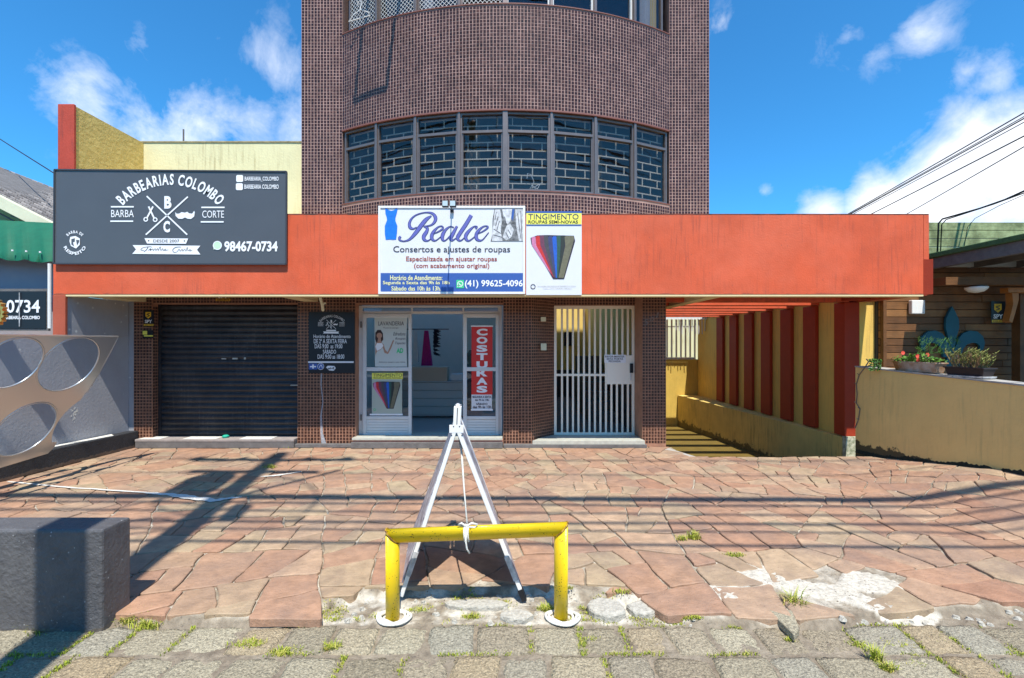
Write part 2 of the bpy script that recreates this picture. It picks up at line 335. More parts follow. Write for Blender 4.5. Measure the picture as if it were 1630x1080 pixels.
def build_ground():
    def grid(xs, ys):
        b = MB(); ix = {}
        for j, y in enumerate(ys):
            for i, x in enumerate(xs):
                n = .5 + .5 * noise.noise(Vector((x*5, y*5, 9))) + .35 * noise.noise(Vector((x*19, y*19, 2)))
                e = edge(x)
                if pip(x, y, PATCH): b.tone = .8 + .25*n
                elif ROWS0 < y < e and -1.35 < x < 1.05: b.tone = max(0, min(1, -.25 + n*1.6))
                elif y < e: b.tone = max(0, n*.42)
                else: b.tone = max(0, min(1, .05 + n * .8))
                ix[i, j] = b.av((x, y, base_z(x, y)))
        for j in range(len(ys)-1):
            for i in range(len(xs)-1): b.f.append([ix[i,j], ix[i+1,j], ix[i+1,j+1], ix[i,j+1]])
        return b
    def rng(a, b, s): n = int(round((b-a)/s)); return [a+(b-a)*i/n for i in range(n+1)]
    grid(rng(-4, 4.4, .02), rng(1.3, 3.3, .02)).build('plaza_bed', K['joint'], smooth=True, kind='structure')
    grid(rng(-7.2, 2.46, .08), rng(3.3, 7.02, .08)).build('plaza_bed', K['joint'], smooth=True, kind='structure')
    grid(rng(2.46, 7, .08), rng(3.3, 6.42, .08)).build('plaza_bed', K['joint'], smooth=True, kind='structure')
    grid(rng(4.4, 9, .1), rng(1.3, 3.3, .08)).build('plaza_bed', K['joint'], smooth=True, kind='structure')
    grid(rng(-9, -4, .1), rng(1.3, 3.3, .08)).build('plaza_bed', K['joint'], smooth=True, kind='structure')
    MB().box(-60, 60, .62, 1.32, -.3, -.08).build('sidewalk', K['concrete'], kind='structure')
    MB().box(-60, 60, .45, .62, -.35, -.07).build('kerb', K['concrete'], kind='structure', bevel=.015)
    MB().box(-60, 60, -7.5, .45, -.4, -.2).build('road', K['asphalt'], kind='structure')
    MB().box(-60, 60, -11, -7.5, -.4, -.08).build('far_sidewalk', K['concrete'], kind='structure')
    MB().box(-1000, 1000, -1000, 1000, -1.1, -1.0).build('ground', K['earth'], kind='structure')
    # ramp floor
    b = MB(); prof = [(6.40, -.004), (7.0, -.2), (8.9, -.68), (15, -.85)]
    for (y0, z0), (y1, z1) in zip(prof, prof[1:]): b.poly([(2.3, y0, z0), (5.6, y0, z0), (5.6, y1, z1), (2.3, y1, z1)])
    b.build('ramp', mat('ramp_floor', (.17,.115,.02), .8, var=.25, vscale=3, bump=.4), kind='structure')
    b = MB(); b.prism([(2.3,6.39,-.6), (2.62,6.39,-.6), (2.37,7.0,-.6), (2.3,7.0,-.6)], (0,0,.59)); b.build('ramp_edge', K['concrete'], kind='structure')
build_ground()
def clip(P, a, n):      # keep side where (p-a).n <= 0
    out = []
    for i in range(len(P)):
        p, q = P[i], P[(i+1) % len(P)]; dp = (p-a).dot(n); dq = (q-a).dot(n)
        if dp <= 0: out.append(p)
        if dp * dq < 0: out.append(p + (q-p) * (dp/(dp-dq)))
    return out
def area(P): return abs(sum(P[i].x*P[(i+1)%len(P)].y - P[(i+1)%len(P)].x*P[i].y for i in range(len(P)))) / 2
def cen(P): return sum(P, Vector((0, 0))) / len(P)
def split(P, tgt, out):
    a = area(P); c = cen(P)
    if a < tgt(c) * U(.6, 1.7) or len(P) < 3:
        out.append(P); return
    best = max(((p, q) for p in P for q in P), key=lambda s: (s[0]-s[1]).length)
    d0 = (best[1]-best[0]).normalized(); pick = None
    def comp(X):
        if len(X) < 3: return 0
        return area(X) / max(1e-6, sum((X[i]-X[i-1]).length for i in range(len(X)))**2)
    for _ in range(5):
        an = U(-.8, .8); d = Vector((d0.x*math.cos(an) - d0.y*math.sin(an), d0.x*math.sin(an) + d0.y*math.cos(an)))
        o = c + Vector((U(-.2, .2), U(-.2, .2))) * math.sqrt(a)
        A = clip(P, o, d); B = clip(P, o, -d); q = min(comp(A), comp(B))
        if pick is None or q > pick[0]: pick = (q, A, B)
    _, A, B = pick
    for X in (A, B):
        if len(X) >= 3 and area(X) > .003: split(X, tgt, out)
def warp(x, y):
    a = .034; v = Vector((x*3.1, y*3.1, 11)); w = Vector((x*9, y*9, 31))
    return x + a*noise.noise(v) + .010*noise.noise(w), y + a*noise.noise(v + Vector((50,0,0))) + .010*noise.noise(w + Vector((50,0,0)))
def stone_mesh(P, z0f, th, tone, gap):
    """irregular slab from a convex outline: chipped edges, chamfer, depth"""
    c = cen(P); Q = []
    n = len(P)
    sgn = sum(P[i].x*P[(i+1)%n].y - P[(i+1)%n].x*P[i].y for i in range(n))
    if sgn < 0: P = P[::-1]
    # inset by half planes
    I = P[:]
    for i in range(n):
        p, q = P[i], P[(i+1)%n]; e = q-p
        if e.length < 1e-5: continue
        nn = Vector((e.y, -e.x)).normalized(); I = clip(I, p - nn*gap, nn)
        if len(I) < 3: return None
    # drop tiny edges, knock off sharp corners, subdivide with chips
    J = []
    for i in range(len(I)):
        if (I[i] - I[i-1]).length > .015: J.append(I[i])
    if len(J) < 3 or area(J) < .004: return None
    m = len(J)
    for i in range(m):
        p, q, r = J[i-1], J[i], J[(i+1)%m]
        k = min(.02, (p-q).length*.25, (r-q).length*.25) * U(.4, 1)
        Q.append(q + (p-q).normalized()*k); Q.append(q + (r-q).normalized()*k)
        l = (r-q).length; nn = Vector(((r-q).y, -(r-q).x)).normalized()
        for s in range(1, 1 + min(4, int(l/.09))):
            f = s/(1+min(4, int(l/.09))) + U(-.06, .06); Q.append(q + (r-q)*f + nn*U(-.006, .004))
    b = MB(); b.tone = tone; dz = U(-.006, .005); tx, ty = U(-.012, .012), U(-.012, .012)
    def Z(p, d): return z0f(p.x, p.y) + dz + (p.x-c.x)*tx + (p.y-c.y)*ty + d
    top = [b.av((*(c + (p-c)*(1 - .006/max(.03, (p-c).length))), Z(p, 0))) for p in Q]
    mid = [b.av((*p, Z(p, -.005 + U(-.002, .001)))) for p in Q]
    bot = [b.av((*p, Z(p, -th))) for p in Q]
    b.f.append(top); k = len(Q)
    for i in range(k):
        j = (i+1) % k; b.f.append([mid[i], mid[j], top[j], top[i]]); b.f.append([bot[i], bot[j], mid[j], mid[i]])
    return b
def build_paving():
    root = thing('stone_paving', (0, 4.5, 0), 'crazy paving of pinkish brown flagstones in front of the shops', 'paving'); del root['category']; del root['label']
    root['kind'] = 'structure'
    seeds = [Vector((U(-6.6, 6.6), U(2.5, 7.1))) for _ in range(46)]
    cells = []
    for s in seeds:
        P = [Vector(p) for p in ((-6.9, 2.5), (6.6, 2.5), (6.6, 7.0), (-6.9, 7.0))]
        for q in seeds:
            if q is not s and P: P = clip(P, (s+q)/2, (q-s))
        if len(P) > 2: cells.append(P)
    pcs = []
    for P in cells: split(P, lambda c: (.135 if c.y < 3.7 else .085 if c.y < 4.8 else .075), pcs)
    big = []
    for P in pcs:
        c = cen(P)
        if c.x < -6.1 or c.x > 5.45: continue
        e = edge(c.x) + U(-.015, .015)
        P = clip(P, Vector((c.x, e)), Vector((U(-.18, .18), -1)))
        if len(P) < 3: continue
        ym = 7.0 if c.x < 2.3 else 6.8 if c.x < 2.45 else 6.39
        P = clip(P, Vector((0, ym)), Vector((0, 1)))
        if len(P) < 3 or area(P) < .006: continue
        c = cen(P)
        if pip(c.x, c.y, PATCH): continue
        if c.x < -2.25 and c.y < 2.95: continue
        vis = area(P) / c.y**3 if abs(c.x/c.y) < 1.2 else 0
        big.append((vis, P, c))
    big.sort(key=lambda s: -s[0])
    rest = MB(); n = 0
    for vis, P, c in big:
        nz = noise.noise(Vector((c.x*.8, c.y*.8, 4)))*.5
        tone = max(0, min(1, U(0, 1)*.8 + .1 + nz*.45))
        b = stone_mesh(P, rise, .05, tone, U(.003, .0075))
        if b is None: continue
        b.v = [(*warp(v[0], v[1]), v[2]) for v in b.v]
        if n < 300: b.build('flagstone', K['stone'], root); n += 1
        else:
            o = len(rest.v); rest.v += b.v; rest.t += b.t; rest.f += [[i+o for i in f] for f in b.f]
    rest.build('flagstones', K['stone'], root, kind='stuff')
build_paving()
def build_setts():
    global JX; JX = []
    root = thing('sett_sidewalk', (0, 2, -.06), '', ''); root['kind'] = 'structure'
    y = ROWS0
    for r in range(6):
        d = U(.235, .255); x = -3.4 - U(0, .2)
        while x < 3.6:
            w = U(.23, .33); nx, ny = 8, 8; JX.append((x, y-d, y))
            cx, cy = x + w/2, y - d/2 + .018*noise.noise(Vector((x*1.1, r*.7, 40))) + U(-.004, .004); skew = U(-.012, .012)
            b = MB(); b.tone = max(0, min(1, U(0, 1)))
            hw, hd = w/2 - U(.006, .018), d/2 - U(.006, .015); z0 = -.052 + rise(cx, cy) + U(-.007, .006); tx, ty = U(-.04, .04), U(-.04, .04)
            ids = {}
            for j in range(ny+1):
                for i in range(nx+1):
                    u, v = i/nx*2-1, j/ny*2-1
                    e = max(abs(u), abs(v)); cr = min(abs(u), abs(v))
                    px = cx + u*hw*(1 - .02*v*v) + skew*v; py = cy + v*hd*(1 - .02*u*u)
                    nn = noise.noise(Vector((px*16, py*16, r)))
                    px += noise.noise(Vector((px*20, py*20, 7)))*.008; py += noise.noise(Vector((px*20, py*20, 17)))*.008
                    z = z0 + u*hw*tx + v*hd*ty + nn*.007 + noise.noise(Vector((px*48, py*48, r)))*.006 - (.007 if e > .99 else 0) - (.004 if e > .99 and cr > .99 else 0)
                    ids[i, j] = b.av((px, py, z))
            for j in range(ny):
                for i in range(nx): b.f.append([ids[i,j], ids[i+1,j], ids[i+1,j+1], ids[i,j+1]])
            ring = [ids[i,0] for i in range(nx+1)] + [ids[nx,j] for j in range(1, ny+1)] + [ids[i,ny] for i in range(nx-1, -1, -1)] + [ids[0,j] for j in range(ny-1, 0, -1)]
            low = [b.av((b.v[i][0], b.v[i][1], z0 - .06)) for i in ring]; k = len(ring)
            for i in range(k): b.f.append([low[i], low[(i+1)%k], ring[(i+1)%k], ring[i]])
            b.build('granite_sett', K['sett'], root, smooth=True)
            x += w
        y -= d
build_setts()
# loose pieces in the broken strip between paving and setts
def lump(c, rx, ry, h, material, name, label, cat, group=None, seed=0, flat=.55):
    b = MB(); nseg, rings = 11, 4; ids = []
    for j in range(rings+1):
        t = j/rings; row = []
        for i in range(nseg):
            a = 2*math.pi*i/nseg; q = 1 + .28*noise.noise(Vector((math.cos(a)*1.6+seed*3.1, math.sin(a)*1.6, seed)))
            rr = (1 - t**3*flat) * q if j < rings else .35*q
            z = h * (0 if j == 0 else (.75 if j == 1 else .93 if j == 2 else 1)) + (noise.noise(Vector((c[0]*9+i, seed, j)))*.25*h if j else 0)
            row.append(b.av((c[0]+math.cos(a)*rx*rr, c[1]+math.sin(a)*ry*rr, c[2]+z - (.03 if j == 0 else 0))))
        ids.append(row)
    for a, bb in zip(ids, ids[1:]):
        for i in range(nseg): b.f.append([a[i], a[(i+1)%nseg], bb[(i+1)%nseg], bb[i]])
    b.f.append(ids[-1]); o = b.build(name, material)
    return tag(o, label, cat, group)
lump((.57, 2.78, -.06), .12, .09, .055, K['rubble'], 'stone_lump', 'rounded whitish stone set in the dirt right of the yellow barrier', 'stone', seed=1)
lump((.80, 2.79, -.06), .09, .075, .045, K['rubble'], 'stone_lump', 'small whitish stone between the larger rounded stone and the raised brown slabs', 'stone', seed=2)
lump((.03, 2.72, -.06), .10, .05, .04, K['rubble'], 'stone_lump', 'flat white stone lying just left of the right barrier post', 'stone', seed=3)
lump((-.22, 2.84, -.06), .20, .05, .04, K['rubble'], 'stone_lump', 'long pale broken stone under the middle of the yellow barrier', 'stone', seed=4)
rub = MB()
for i in range(70):
    x = U(-1.25, 1.1) if i < 45 else U(1.9, 3.3); y = U(2.67, edge(x)-.02); s_ = U(.008, .028); z = base_z(x, y); n_ = 6
    lo_ = [rub.av((x+math.cos(k*1.047)*s_*U(.8,1.3), y+math.sin(k*1.047)*s_*U(.7,1.1), z-.004)) for k in range(n_)]; hi_ = [rub.av((x+math.cos(k*1.047+.3)*s_*U(.4,.8), y+math.sin(k*1.047+.3)*s_*U(.4,.8), z+s_*U(.35,.7))) for k in range(n_)]
    rub.f.append(hi_); rub.f += [[lo_[k], lo_[(k+1)%n_], hi_[(k+1)%n_], hi_[k]] for k in range(n_)]
tag(rub.build('gravel', K['rubble']), kind='stuff')
b = MB(); b.tone = .35; P = [gp(1222,977), gp(1262,978), gp(1272,1008), gp(1264,1018)]
b.prism([(p[0]*1.02, p[1]*1.02, -.05) for p in P], (0, 0, .045))
tag(b.build('tilted_sett', K['sett'], bevel=.006), 'narrow wedge of granite standing proud of the cobbles below the raised slabs', 'stone')
# white mortar line across the flagstones, left
def strip(pts, w0, name, material, label=None, cat=None, parent=None, dz=.004, seed=0, kind=None):
    b = MB(); L_, R_ = [], []
    P = []
    for a, c in zip(pts, pts[1:]):
        for k in range(8): f = k/8; P.append((a[0]+(c[0]-a[0])*f, a[1]+(c[1]-a[1])*f, a[2]+(c[2]-a[2])*f))
    P.append(pts[-1])
    for i, p in enumerate(P):
        q = P[min(i+1, len(P)-1)]; o = P[max(i-1, 0)]; d = Vector((q[0]-o[0], q[1]-o[1])).normalized(); n = Vector((-d.y, d.x))
        w = p[2]*w0*(.7 + .8*abs(noise.noise(Vector((i*.63, seed, 0)))) ); j = noise.noise(Vector((i*.45, 5, seed)))*p[2]*w0*.7
        L_.append(b.av((p[0]+n.x*(w+j), p[1]+n.y*(w+j), rise(p[0], p[1])+dz))); R_.append(b.av((p[0]-n.x*(w-j), p[1]-n.y*(w-j), rise(p[0], p[1])+dz)))
    for i in range(len(P)-1): b.f.append([R_[i], R_[i+1], L_[i+1], L_[i]])
    o = b.build(name, material, parent, kind=kind)
    return tag(o, label, cat)
strip([(*gp(12,768), 1), (*gp(120,778), 1.2), (*gp(230,785), 1.4), (*gp(290,791), 3.4), (*gp(340,798), 3.2), (*gp(385,792), 1)], .016, 'mortar_streak', K['whitestreak'], kind='structure', dz=.008)
strip([(*gp(415,760), 1), (*gp(440,758), 2.4), (*gp(480,752), 1)], .014, 'mortar_streak', K['whitestreak'], kind='structure', dz=.008, seed=4)
0 and strip([(*gp(1110,951), 1.2), (*gp(1180,953), 1.6), (*gp(1200,937), 1), (*gp(1245,955), 1.2)], .02, 'mortar_streak', K['whitestreak'], kind='structure', dz=-.004, seed=6)

# ------------------------------------------------------------------ mosaic tiles
PIT = .0482
def tiles(b, fn, u0, u1, z0, z1, clipf=None):
    """fn(u)->(x,y,nx,ny). each tile a raised block"""
    nu = max(1, int(round((u1-u0)/PIT))); nz = max(1, int((z1-z0)/PIT)); du = (u1-u0)/nu; h = PIT*.385; hu = du*.385; pr = .0035
    for i in range(nu):
        u = u0 + du*(i+.5); x, y, nx, ny = fn(u); tx, ty = -ny, nx
        for j in range(nz):
            z = z0 + PIT*(j+.5)
            if z + h > z1: continue
            b.tone = min(1, max(0, random.gauss(.42, .22))); jx = U(-.0012, .0012); jz = U(-.001, .001); p = pr + U(-.001, .001)
            sl = U(-.0006, .0006)
            o = []
            for (d, s) in ((0, 1.0), (p, .9)):
                for (a, c) in ((-1,-1), (1,-1), (1,1), (-1,1)):
                    q = a*hu*s + jx; pp = d + (sl*a if d else 0)
                    o.append(b.av((x + tx*q + nx*pp, y + ty*q + ny*pp, z + c*h*s + jz)))
            b.f.append([o[4], o[5], o[6], o[7]])
            for k in range(4): k2 = (k+1)%4; b.f.append([o[k], o[k2], o[4+k2], o[4+k]])
def line(p, q):
    p = Vector(p); q = Vector(q); d = (q-p); l = d.length; d.normalize(); n = (d.y, -d.x)
    return (lambda u: (p.x+d.x*u, p.y+d.y*u, n[0], n[1])), l

# ------------------------------------------------------------------ the shop building
bld = thing('shop_building', (-.5, 7, 0), 'brown mosaic tiled tower with curved bow windows above an orange fascia and three shop bays', 'building')
YT = 7.0
TX0, TX1 = -3.24, 3.035
BX0, BX1, BD = -2.61, 2.42, .64
bc = (BX0+BX1)/2; hw = (BX1-BX0)/2; BR = (hw*hw + BD*BD)/(2*BD); BY = YT - BD + BR
BA = math.asin(hw/BR)
def bow(off=0):
    r = BR + off
    return lambda u: (bc + r*math.sin(u/BR), BY - r*math.cos(u/BR), math.sin(u/BR), -math.cos(u/BR))
BL = BA*BR
def arcwall(b, off_in, off_out, z0, z1, n=48, a0=None, a1=None):
    a0 = -BL if a0 is None else a0; a1 = BL if a1 is None else a1
    fo, fi = bow(off_out), bow(off_in); P = []
    for i in range(n+1): u = a0+(a1-a0)*i/n; P.append((fo(u)[:2], fi(u)[:2]))
    o = [[b.av((*p[k], z)) for p in P] for k in (0, 1) for z in (z0, z1)]  # outer0 outer1 inner0 inner1
    for i in range(n):
        b.f.append([o[0][i], o[0][i+1], o[1][i+1], o[1][i]]); b.f.append([o[2][i+1], o[2][i], o[3][i], o[3][i+1]])
        b.f.append([o[0][i+1], o[0][i], o[2][i], o[2][i+1]]); b.f.append([o[1][i], o[1][i+1], o[3][i+1], o[3][i]])
    for i in (0, n): b.f.append([o[0][i], o[1][i], o[3][i], o[2][i]])
    return b
ZS, ZH, ZS2, ZTOP = 3.72, 4.865, 6.335, 9.4
for q0, q1 in ((TX0, BX0), (BX1, TX1)): MB().box(q0, q1, YT, YT+.25, 3.2, ZTOP).build('tower_pier_wall', K['grout'], bld)
MB().box(TX0, TX0+.2, YT+.25, 8.6, 3.2, ZTOP).box(TX1-.2, TX1, YT+.25, 8.6, 3.2, ZTOP).box(TX0+.2, TX1-.2, 8.4, 8.6, 3.2, ZTOP).build('side_wall', K['grout'], bld)  # tower kept shallow to make room for the added light wells behind
arcwall(MB(), -.2, 0, 3.2, ZS).build('bow_wall', K['grout'], bld)
arcwall(MB(), -.2, 0, ZH, ZS2).build('bow_wall', K['grout'], bld)
arcwall(MB(), -.2, 0, 7.6, ZTOP).build('bow_wall', K['grout'], bld)
sl_ = MB()
for z in (3.2, 5.4, 8.3): sl_.box(TX0+.2, TX1-.2, YT+.26, 8.39, z, z+.15)
for z in (3.45, 5.0, 5.9, 7.7): arcwall(sl_, -1.2, -.2, z, z+.1)
sl_.build('floor_slab', K['dark'], bld)
MB().box(TX0-.1, TX1+.1, YT-.75, 8.65, ZTOP, ZTOP+.15).build('roof', K['concrete'], bld)
tb = MB()
for (p, q, z0, z1) in (((TX0, YT), (BX0, YT), 3.29, 7.7), ((BX1, YT), (TX1, YT), 3.29, 7.7)):
    f, l = line(p, q); tiles(tb, f, 0, l, z0, z1)
tiles(tb, bow(), -BL, BL, 3.3, ZS-.002); tiles(tb, bow(), -BL, BL, ZH+.012, ZS2-.006)
tb.build('tower_mosaic_tiles', K['tile'], bld, kind='stuff')
# metal drip edge under the band and sill line
e = MB(); arcwall(e, -.02, .012, ZH-.018, ZH+.004); arcwall(e, -.02, .012, ZS2, ZS2+.014); arcwall(e, -.02, .01, ZS, ZS+.012)
e.build('window_trim', mat('red_brown_trim', (.20,.075,.06), .6), bld)

# bow windows: eight units, each a part with its frame, panes and grille
NU = 8
def unit(u0, u1, zb, zt, zmid, glassm, off, k, upper):
    f = bow(off)
    pm = [f(u0), f(u1)]; A = Vector((pm[0][0], pm[0][1], 0)); B = Vector((pm[1][0], pm[1][1], 0)); d = (B-A); l = d.length; d.normalize(); n = Vector((d.y, -d.x, 0))
    def P(s, z, o=0): q = A + d*s + n*o; return (q.x, q.y, z)
    def rc(b, s0, s1, z0, z1, o0, o1): b.hexa([P(s0,z0,o0), P(s1,z0,o0), P(s1,z0,o1), P(s0,z0,o1), P(s0,z1,o0), P(s1,z1,o0), P(s1,z1,o1), P(s0,z1,o1)])
    t = .03
    fr = MB()
    rc(fr, 0, t, zb, zt, -.03, .03); rc(fr, l-t, l, zb, zt, -.03, .03); rc(fr, t, l-t, zb, zb+t, -.03, .03); rc(fr, t, l-t, zt-t, zt, -.03, .03)
    if zmid: rc(fr, t, l-t, zmid-.018, zmid+.018, -.03, .034)
    if zmid:   # inner sash
        for s0, s1 in ((t, t+.016), (l-t-.016, l-t)): rc(fr, s0, s1, zb+t, zmid-.018, -.02, .02)
    win = fr.build('window', K['alu'] if not upper else (K['whitealu'] if k in (4,5,6) else K['alu']), bld)
    g = MB(); rc(g, t, l-t, zb+t, (zmid-.018) if zmid else zt-t, -.003, .001)
    g.build('pane', glassm, win)
    if zmid: g = MB(); rc(g, t, l-t, zmid+.018, zt-t, -.003, .001); g.build('pane', glassm, win)
    # brick-bond security grille behind the glass
    if not upper:
        g = MB(); o0, o1 = -.075, -.063; th = .0078; rows = 9; z0 = zb+.02; H = zt-.03-z0
        for r in range(rows+1):
            z = z0 + H*r/rows; rc(g, t, l-t, z-th, z+th, o0, o1)
        for r in range(rows):
            za, zc = z0+H*r/rows+th, z0+H*(r+1)/rows-th
            xs = [.34, .86] if (r + k) % 2 else [.12, .62]
            for q in xs:
                s = t + (l-2*t)*q; rc(g, s-th, s+th, za, zc, o0, o1)
        g.build('grille', K['grille'], win)
    return win, P, l, rc
for k in range(NU):
    u0 = -BL + 2*BL*k/NU; u1 = -BL + 2*BL*(k+1)/NU
    if k == 0: u0 += .012
    if k == NU-1: u1 -= .012
    wn, P, l, rc = unit(u0+.008, u1-.008, ZS+.014, ZH-.02, ZH-.29, K['winglass'], -.055, k, False)
    if k in (1, 3, 6):
        c = MB(); a_, b_ = {1: (.72, 1.0), 3: (.12, .42), 6: (.0, .3)}[k]
        for i in range(6):
            sa, sb = l*(a_+(b_-a_)*i/6), l*(a_+(b_-a_)*(i+1)/6); oa, ob = -.16+.02*math.sin(i*2.3), -.16+.02*math.sin((i+1)*2.3)
            c.poly([P(sa, ZS+.02, oa), P(sb, ZS+.02, ob), P(sb, ZH-.02, ob), P(sa, ZH-.02, oa)])
        c.build('curtain', mat('brown_curtain', (.16,.11,.05), .9), wn)
# mullion posts between the units
mm = []
for k in range(1, NU):
    for (z0, z1, mt) in ((ZS+.012, ZH-.018, K['alu']), (ZS2+.014, 7.6, K['alu'])):
        f = bow(-.05)(-BL + 2*BL*k/NU); b = MB(); wd = .019 if k != 4 else .036
        t_ = Vector((-f[3], f[2], 0)); n_ = Vector((f[2], f[3], 0)); c = Vector((f[0], f[1], 0)); a = c - t_*wd; d = c + t_*wd
        q = [a-n_*.05, d-n_*.05, d+n_*.05, a+n_*.05]; b.hexa([(v.x, v.y, z0) for v in q] + [(v.x, v.y, z1) for v in q])
        b.build('mullion', mt, bld, bevel=.004)
# upper floor units
fabric = mat('yellow_curtain', (.80,.60,.18), .8); white_c = mat('white_curtain', (.75,.75,.76), .9)
for k in range(NU):
    u0 = -BL + 2*BL*k/NU; u1 = -BL + 2*BL*(k+1)/NU
    if k == 0: u0 += .06
    if k == NU-1: u1 -= .06
    wn, P, l, rc = unit(u0+.012, u1-.012, ZS2+.016, 7.6, None, K['upglass'], -.09, k, True)
    if k in (0, 1, 2, 3):   # diamond safety net
        g = MB(); s = .05; z0, z1 = ZS2+.05, 7.55
        for dirn in (1, -1):
            q = -(z1-z0)
            while q < l:
                # line s(t)= q + (z-z0)  (or mirrored)
                a0 = max(0, -q); a1 = min(z1-z0, l-q)
                if a1 > a0:
                    sa, sb = q+a0, q+a1
                    if dirn < 0: sa, sb = l-sa, l-sb
                    g.bar(P(sa, z0+a0, .022), P(sb, z0+a1, .022), .0045)
                q += s*1.25
        g.build('safety_net', K['white'], wn)
    if k == 7:
        c = MB(); n = 22
        for i in range(n):
            sa, sb = l*.42+.5*l*i/n, l*.42+.5*l*(i+1)/n
            oa, ob = -.12+.03*math.sin(i*1.9), -.12+.03*math.sin((i+1)*1.9)
            c.poly([P(sa, 6.3, oa), P(sb, 6.3, ob), P(sb, 7.6, ob), P(sa, 7.6, oa)])
        c.build('curtain', white_c, wn)
        c = MB()
        for i in range(8):
            sa, sb = l*.74+.24*l*i/8, l*.74+.24*l*(i+1)/8; oa, ob = -.10+.02*math.sin(i*2.1), -.10+.02*math.sin((i+1)*2.1)
            c.poly([P(sa, 6.3, oa), P(sb, 6.3, ob), P(sb, 7.6, ob), P(sa, 7.6, oa)])
        c.build('curtain', fabric, wn)
    if k in (2,):
        c = MB()
        for i in range(6):
            sa, sb = l*.08+.25*l*i/6, l*.08+.25*l*(i+1)/6; oa, ob = -.08+.02*math.sin(i*2.4), -.08+.02*math.sin((i+1)*2.4)
            c.poly([P(sa, 6.3, oa), P(sb, 6.3, ob), P(sb, 7.6, ob), P(sa, 7.6, oa)])
        c.build('curtain', white_c, wn)
# awning sash standing open on the upper floor (casts the bracket-shaped shadow)
f0, f1 = bow(-.03)(-BL+2*BL*.105), bow(-.03)(-BL+2*BL*.215)
A = Vector((f0[0], f0[1], 7.32)); B = Vector((f1[0], f1[1], 7.32)); n_ = Vector((f0[2]+f1[2], f0[3]+f1[3], 0)).normalized()
C_ = B + n_*.52 + Vector((0,0,-.95)); D_ = A + n_*.52 + Vector((0,0,-.95))
b = MB()
for p, q in ((A,B),(B,C_),(C_,D_),(D_,A)): b.bar(p, q, .045, .03, up=n_)
fan = b.build('open_sash', K['alu'], bld)
g = MB(); g.poly([A,B,C_,D_]); g.build('pane', glass('clear_sash_glass', (.93,.95,.95), 0), fan)
# coat hanger in the window
h = thing('coat_hanger', at(573, 30, 6.75), 'white wire coat hanger hooked in the safety net of the top left window', 'hanger')
c = at(573, 22, 6.76); hk = MB()
hk.tube([c+Vector((-.03,0,.13)), c+Vector((-.03,0,.17)), c+Vector((0,0,.19)), c+Vector((.03,0,.16)), c+Vector((.01,0,.11)), c+Vector((.01,0,.06))], .006, 6)
hk.tube([c+Vector((.01,0,.06)), c+Vector((-.10,0,-.02)), c+Vector((-.17,0,-.12)), c+Vector((0,0,-.07)), c+Vector((.15,0,-.03)), c+Vector((.12,0,.02)), c+Vector((.01,0,.06))], .007, 6)
hk.build('wire_frame', K['white'], h)
# cable loops in the lower bow window
c = at(850, 290, 6.45); hk = MB()
hk.tube([c+Vector((-.10,0,.05)), c+Vector((-.09,0,.12)), c+Vector((-.04,0,.10)), c+Vector((0,0,0)), c+Vector((-.06,0,-.1)), c+Vector((.03,0,-.06)), c+Vector((.09,0,-.02)), c+Vector((.05,0,-.1)), c+Vector((-.03,0,-.05)), c+Vector((.03,0,-.11))], .006, 6)
tag(hk.build('cable_coil', K['print']), 'tangled white cable lying behind the glass of the fifth lower bow window', 'cable')

# canopy: orange fascia, slab, beams
fz0, fz1 = 2.235, 3.285
MB().box(-5.76, 5.50, 6.0, 6.15, 3.288, 3.302).build('fascia_cap', mat('stained_fascia_cap', (.30,.07,.04), .9, c2=(.09,.05,.04), vscale=9), bld)
fas = MB().box(-6.055, 5.43, 6.0, 6.15, fz0, fz1).build('fascia', K['orange'], bld, bevel=.006)
MB().prism([(5.43,6.0,2.235), (5.50,5.94,2.235), (5.50,6.15,2.235), (5.43,6.15,2.235)], (0,0,.46)).build('fascia_end', K['darkred'], bld)  # dark red puts the shade on this turned face into its colour
MB().box(5.432, 5.50, 6.0, 6.15, 2.70, 3.285).build('fascia_end', K['orange'], bld)
MB().box(-6.05, 5.43, 6.003, 6.148, fz0-.022, fz0-.001).build('drip_strip', K['soffit'], bld)
MB().box(-6.05, 3.02, 6.15, 7.25, 3.0, 3.26).build('canopy_slab', K['soffit'], bld)
MB().box(3.02, 5.43, 6.15, 6.95, 3.0, 3.26).build('canopy_slab', K['soffit'], bld)
MB().box(5.44, 5.62, 6.16, 7.15, 2.24, 3.26).build('added_shade_block', K['orange'], bld)  # unseen box added to keep the sun off the first fin
MB().box(5.44, 5.74, 7.17, 7.42, 2.252, 2.99).build('beam', K['darkred'], bld)
MB().box(5.2, 5.438, 6.905, 7.19, 2.26, 2.99).build('beam', K['darkred'], bld)
for (x0, x1, y1) in ((-5.89, -5.62, 6.99), (-3.2, -2.98, 6.99), (2.72, 2.90, 9.8)):
    MB().box(x0, x1, 6.152, y1, 2.232, 2.99).build('beam', K['soffit'], bld)
MB().box(5.2, 5.43, 6.152, 6.9, 2.30, 2.99).build('beam', K['darkred'], bld)
MB().box(2.9, 5.2, 6.152, 6.22, 2.27, 2.99).build('beam', K['darkred'], bld)
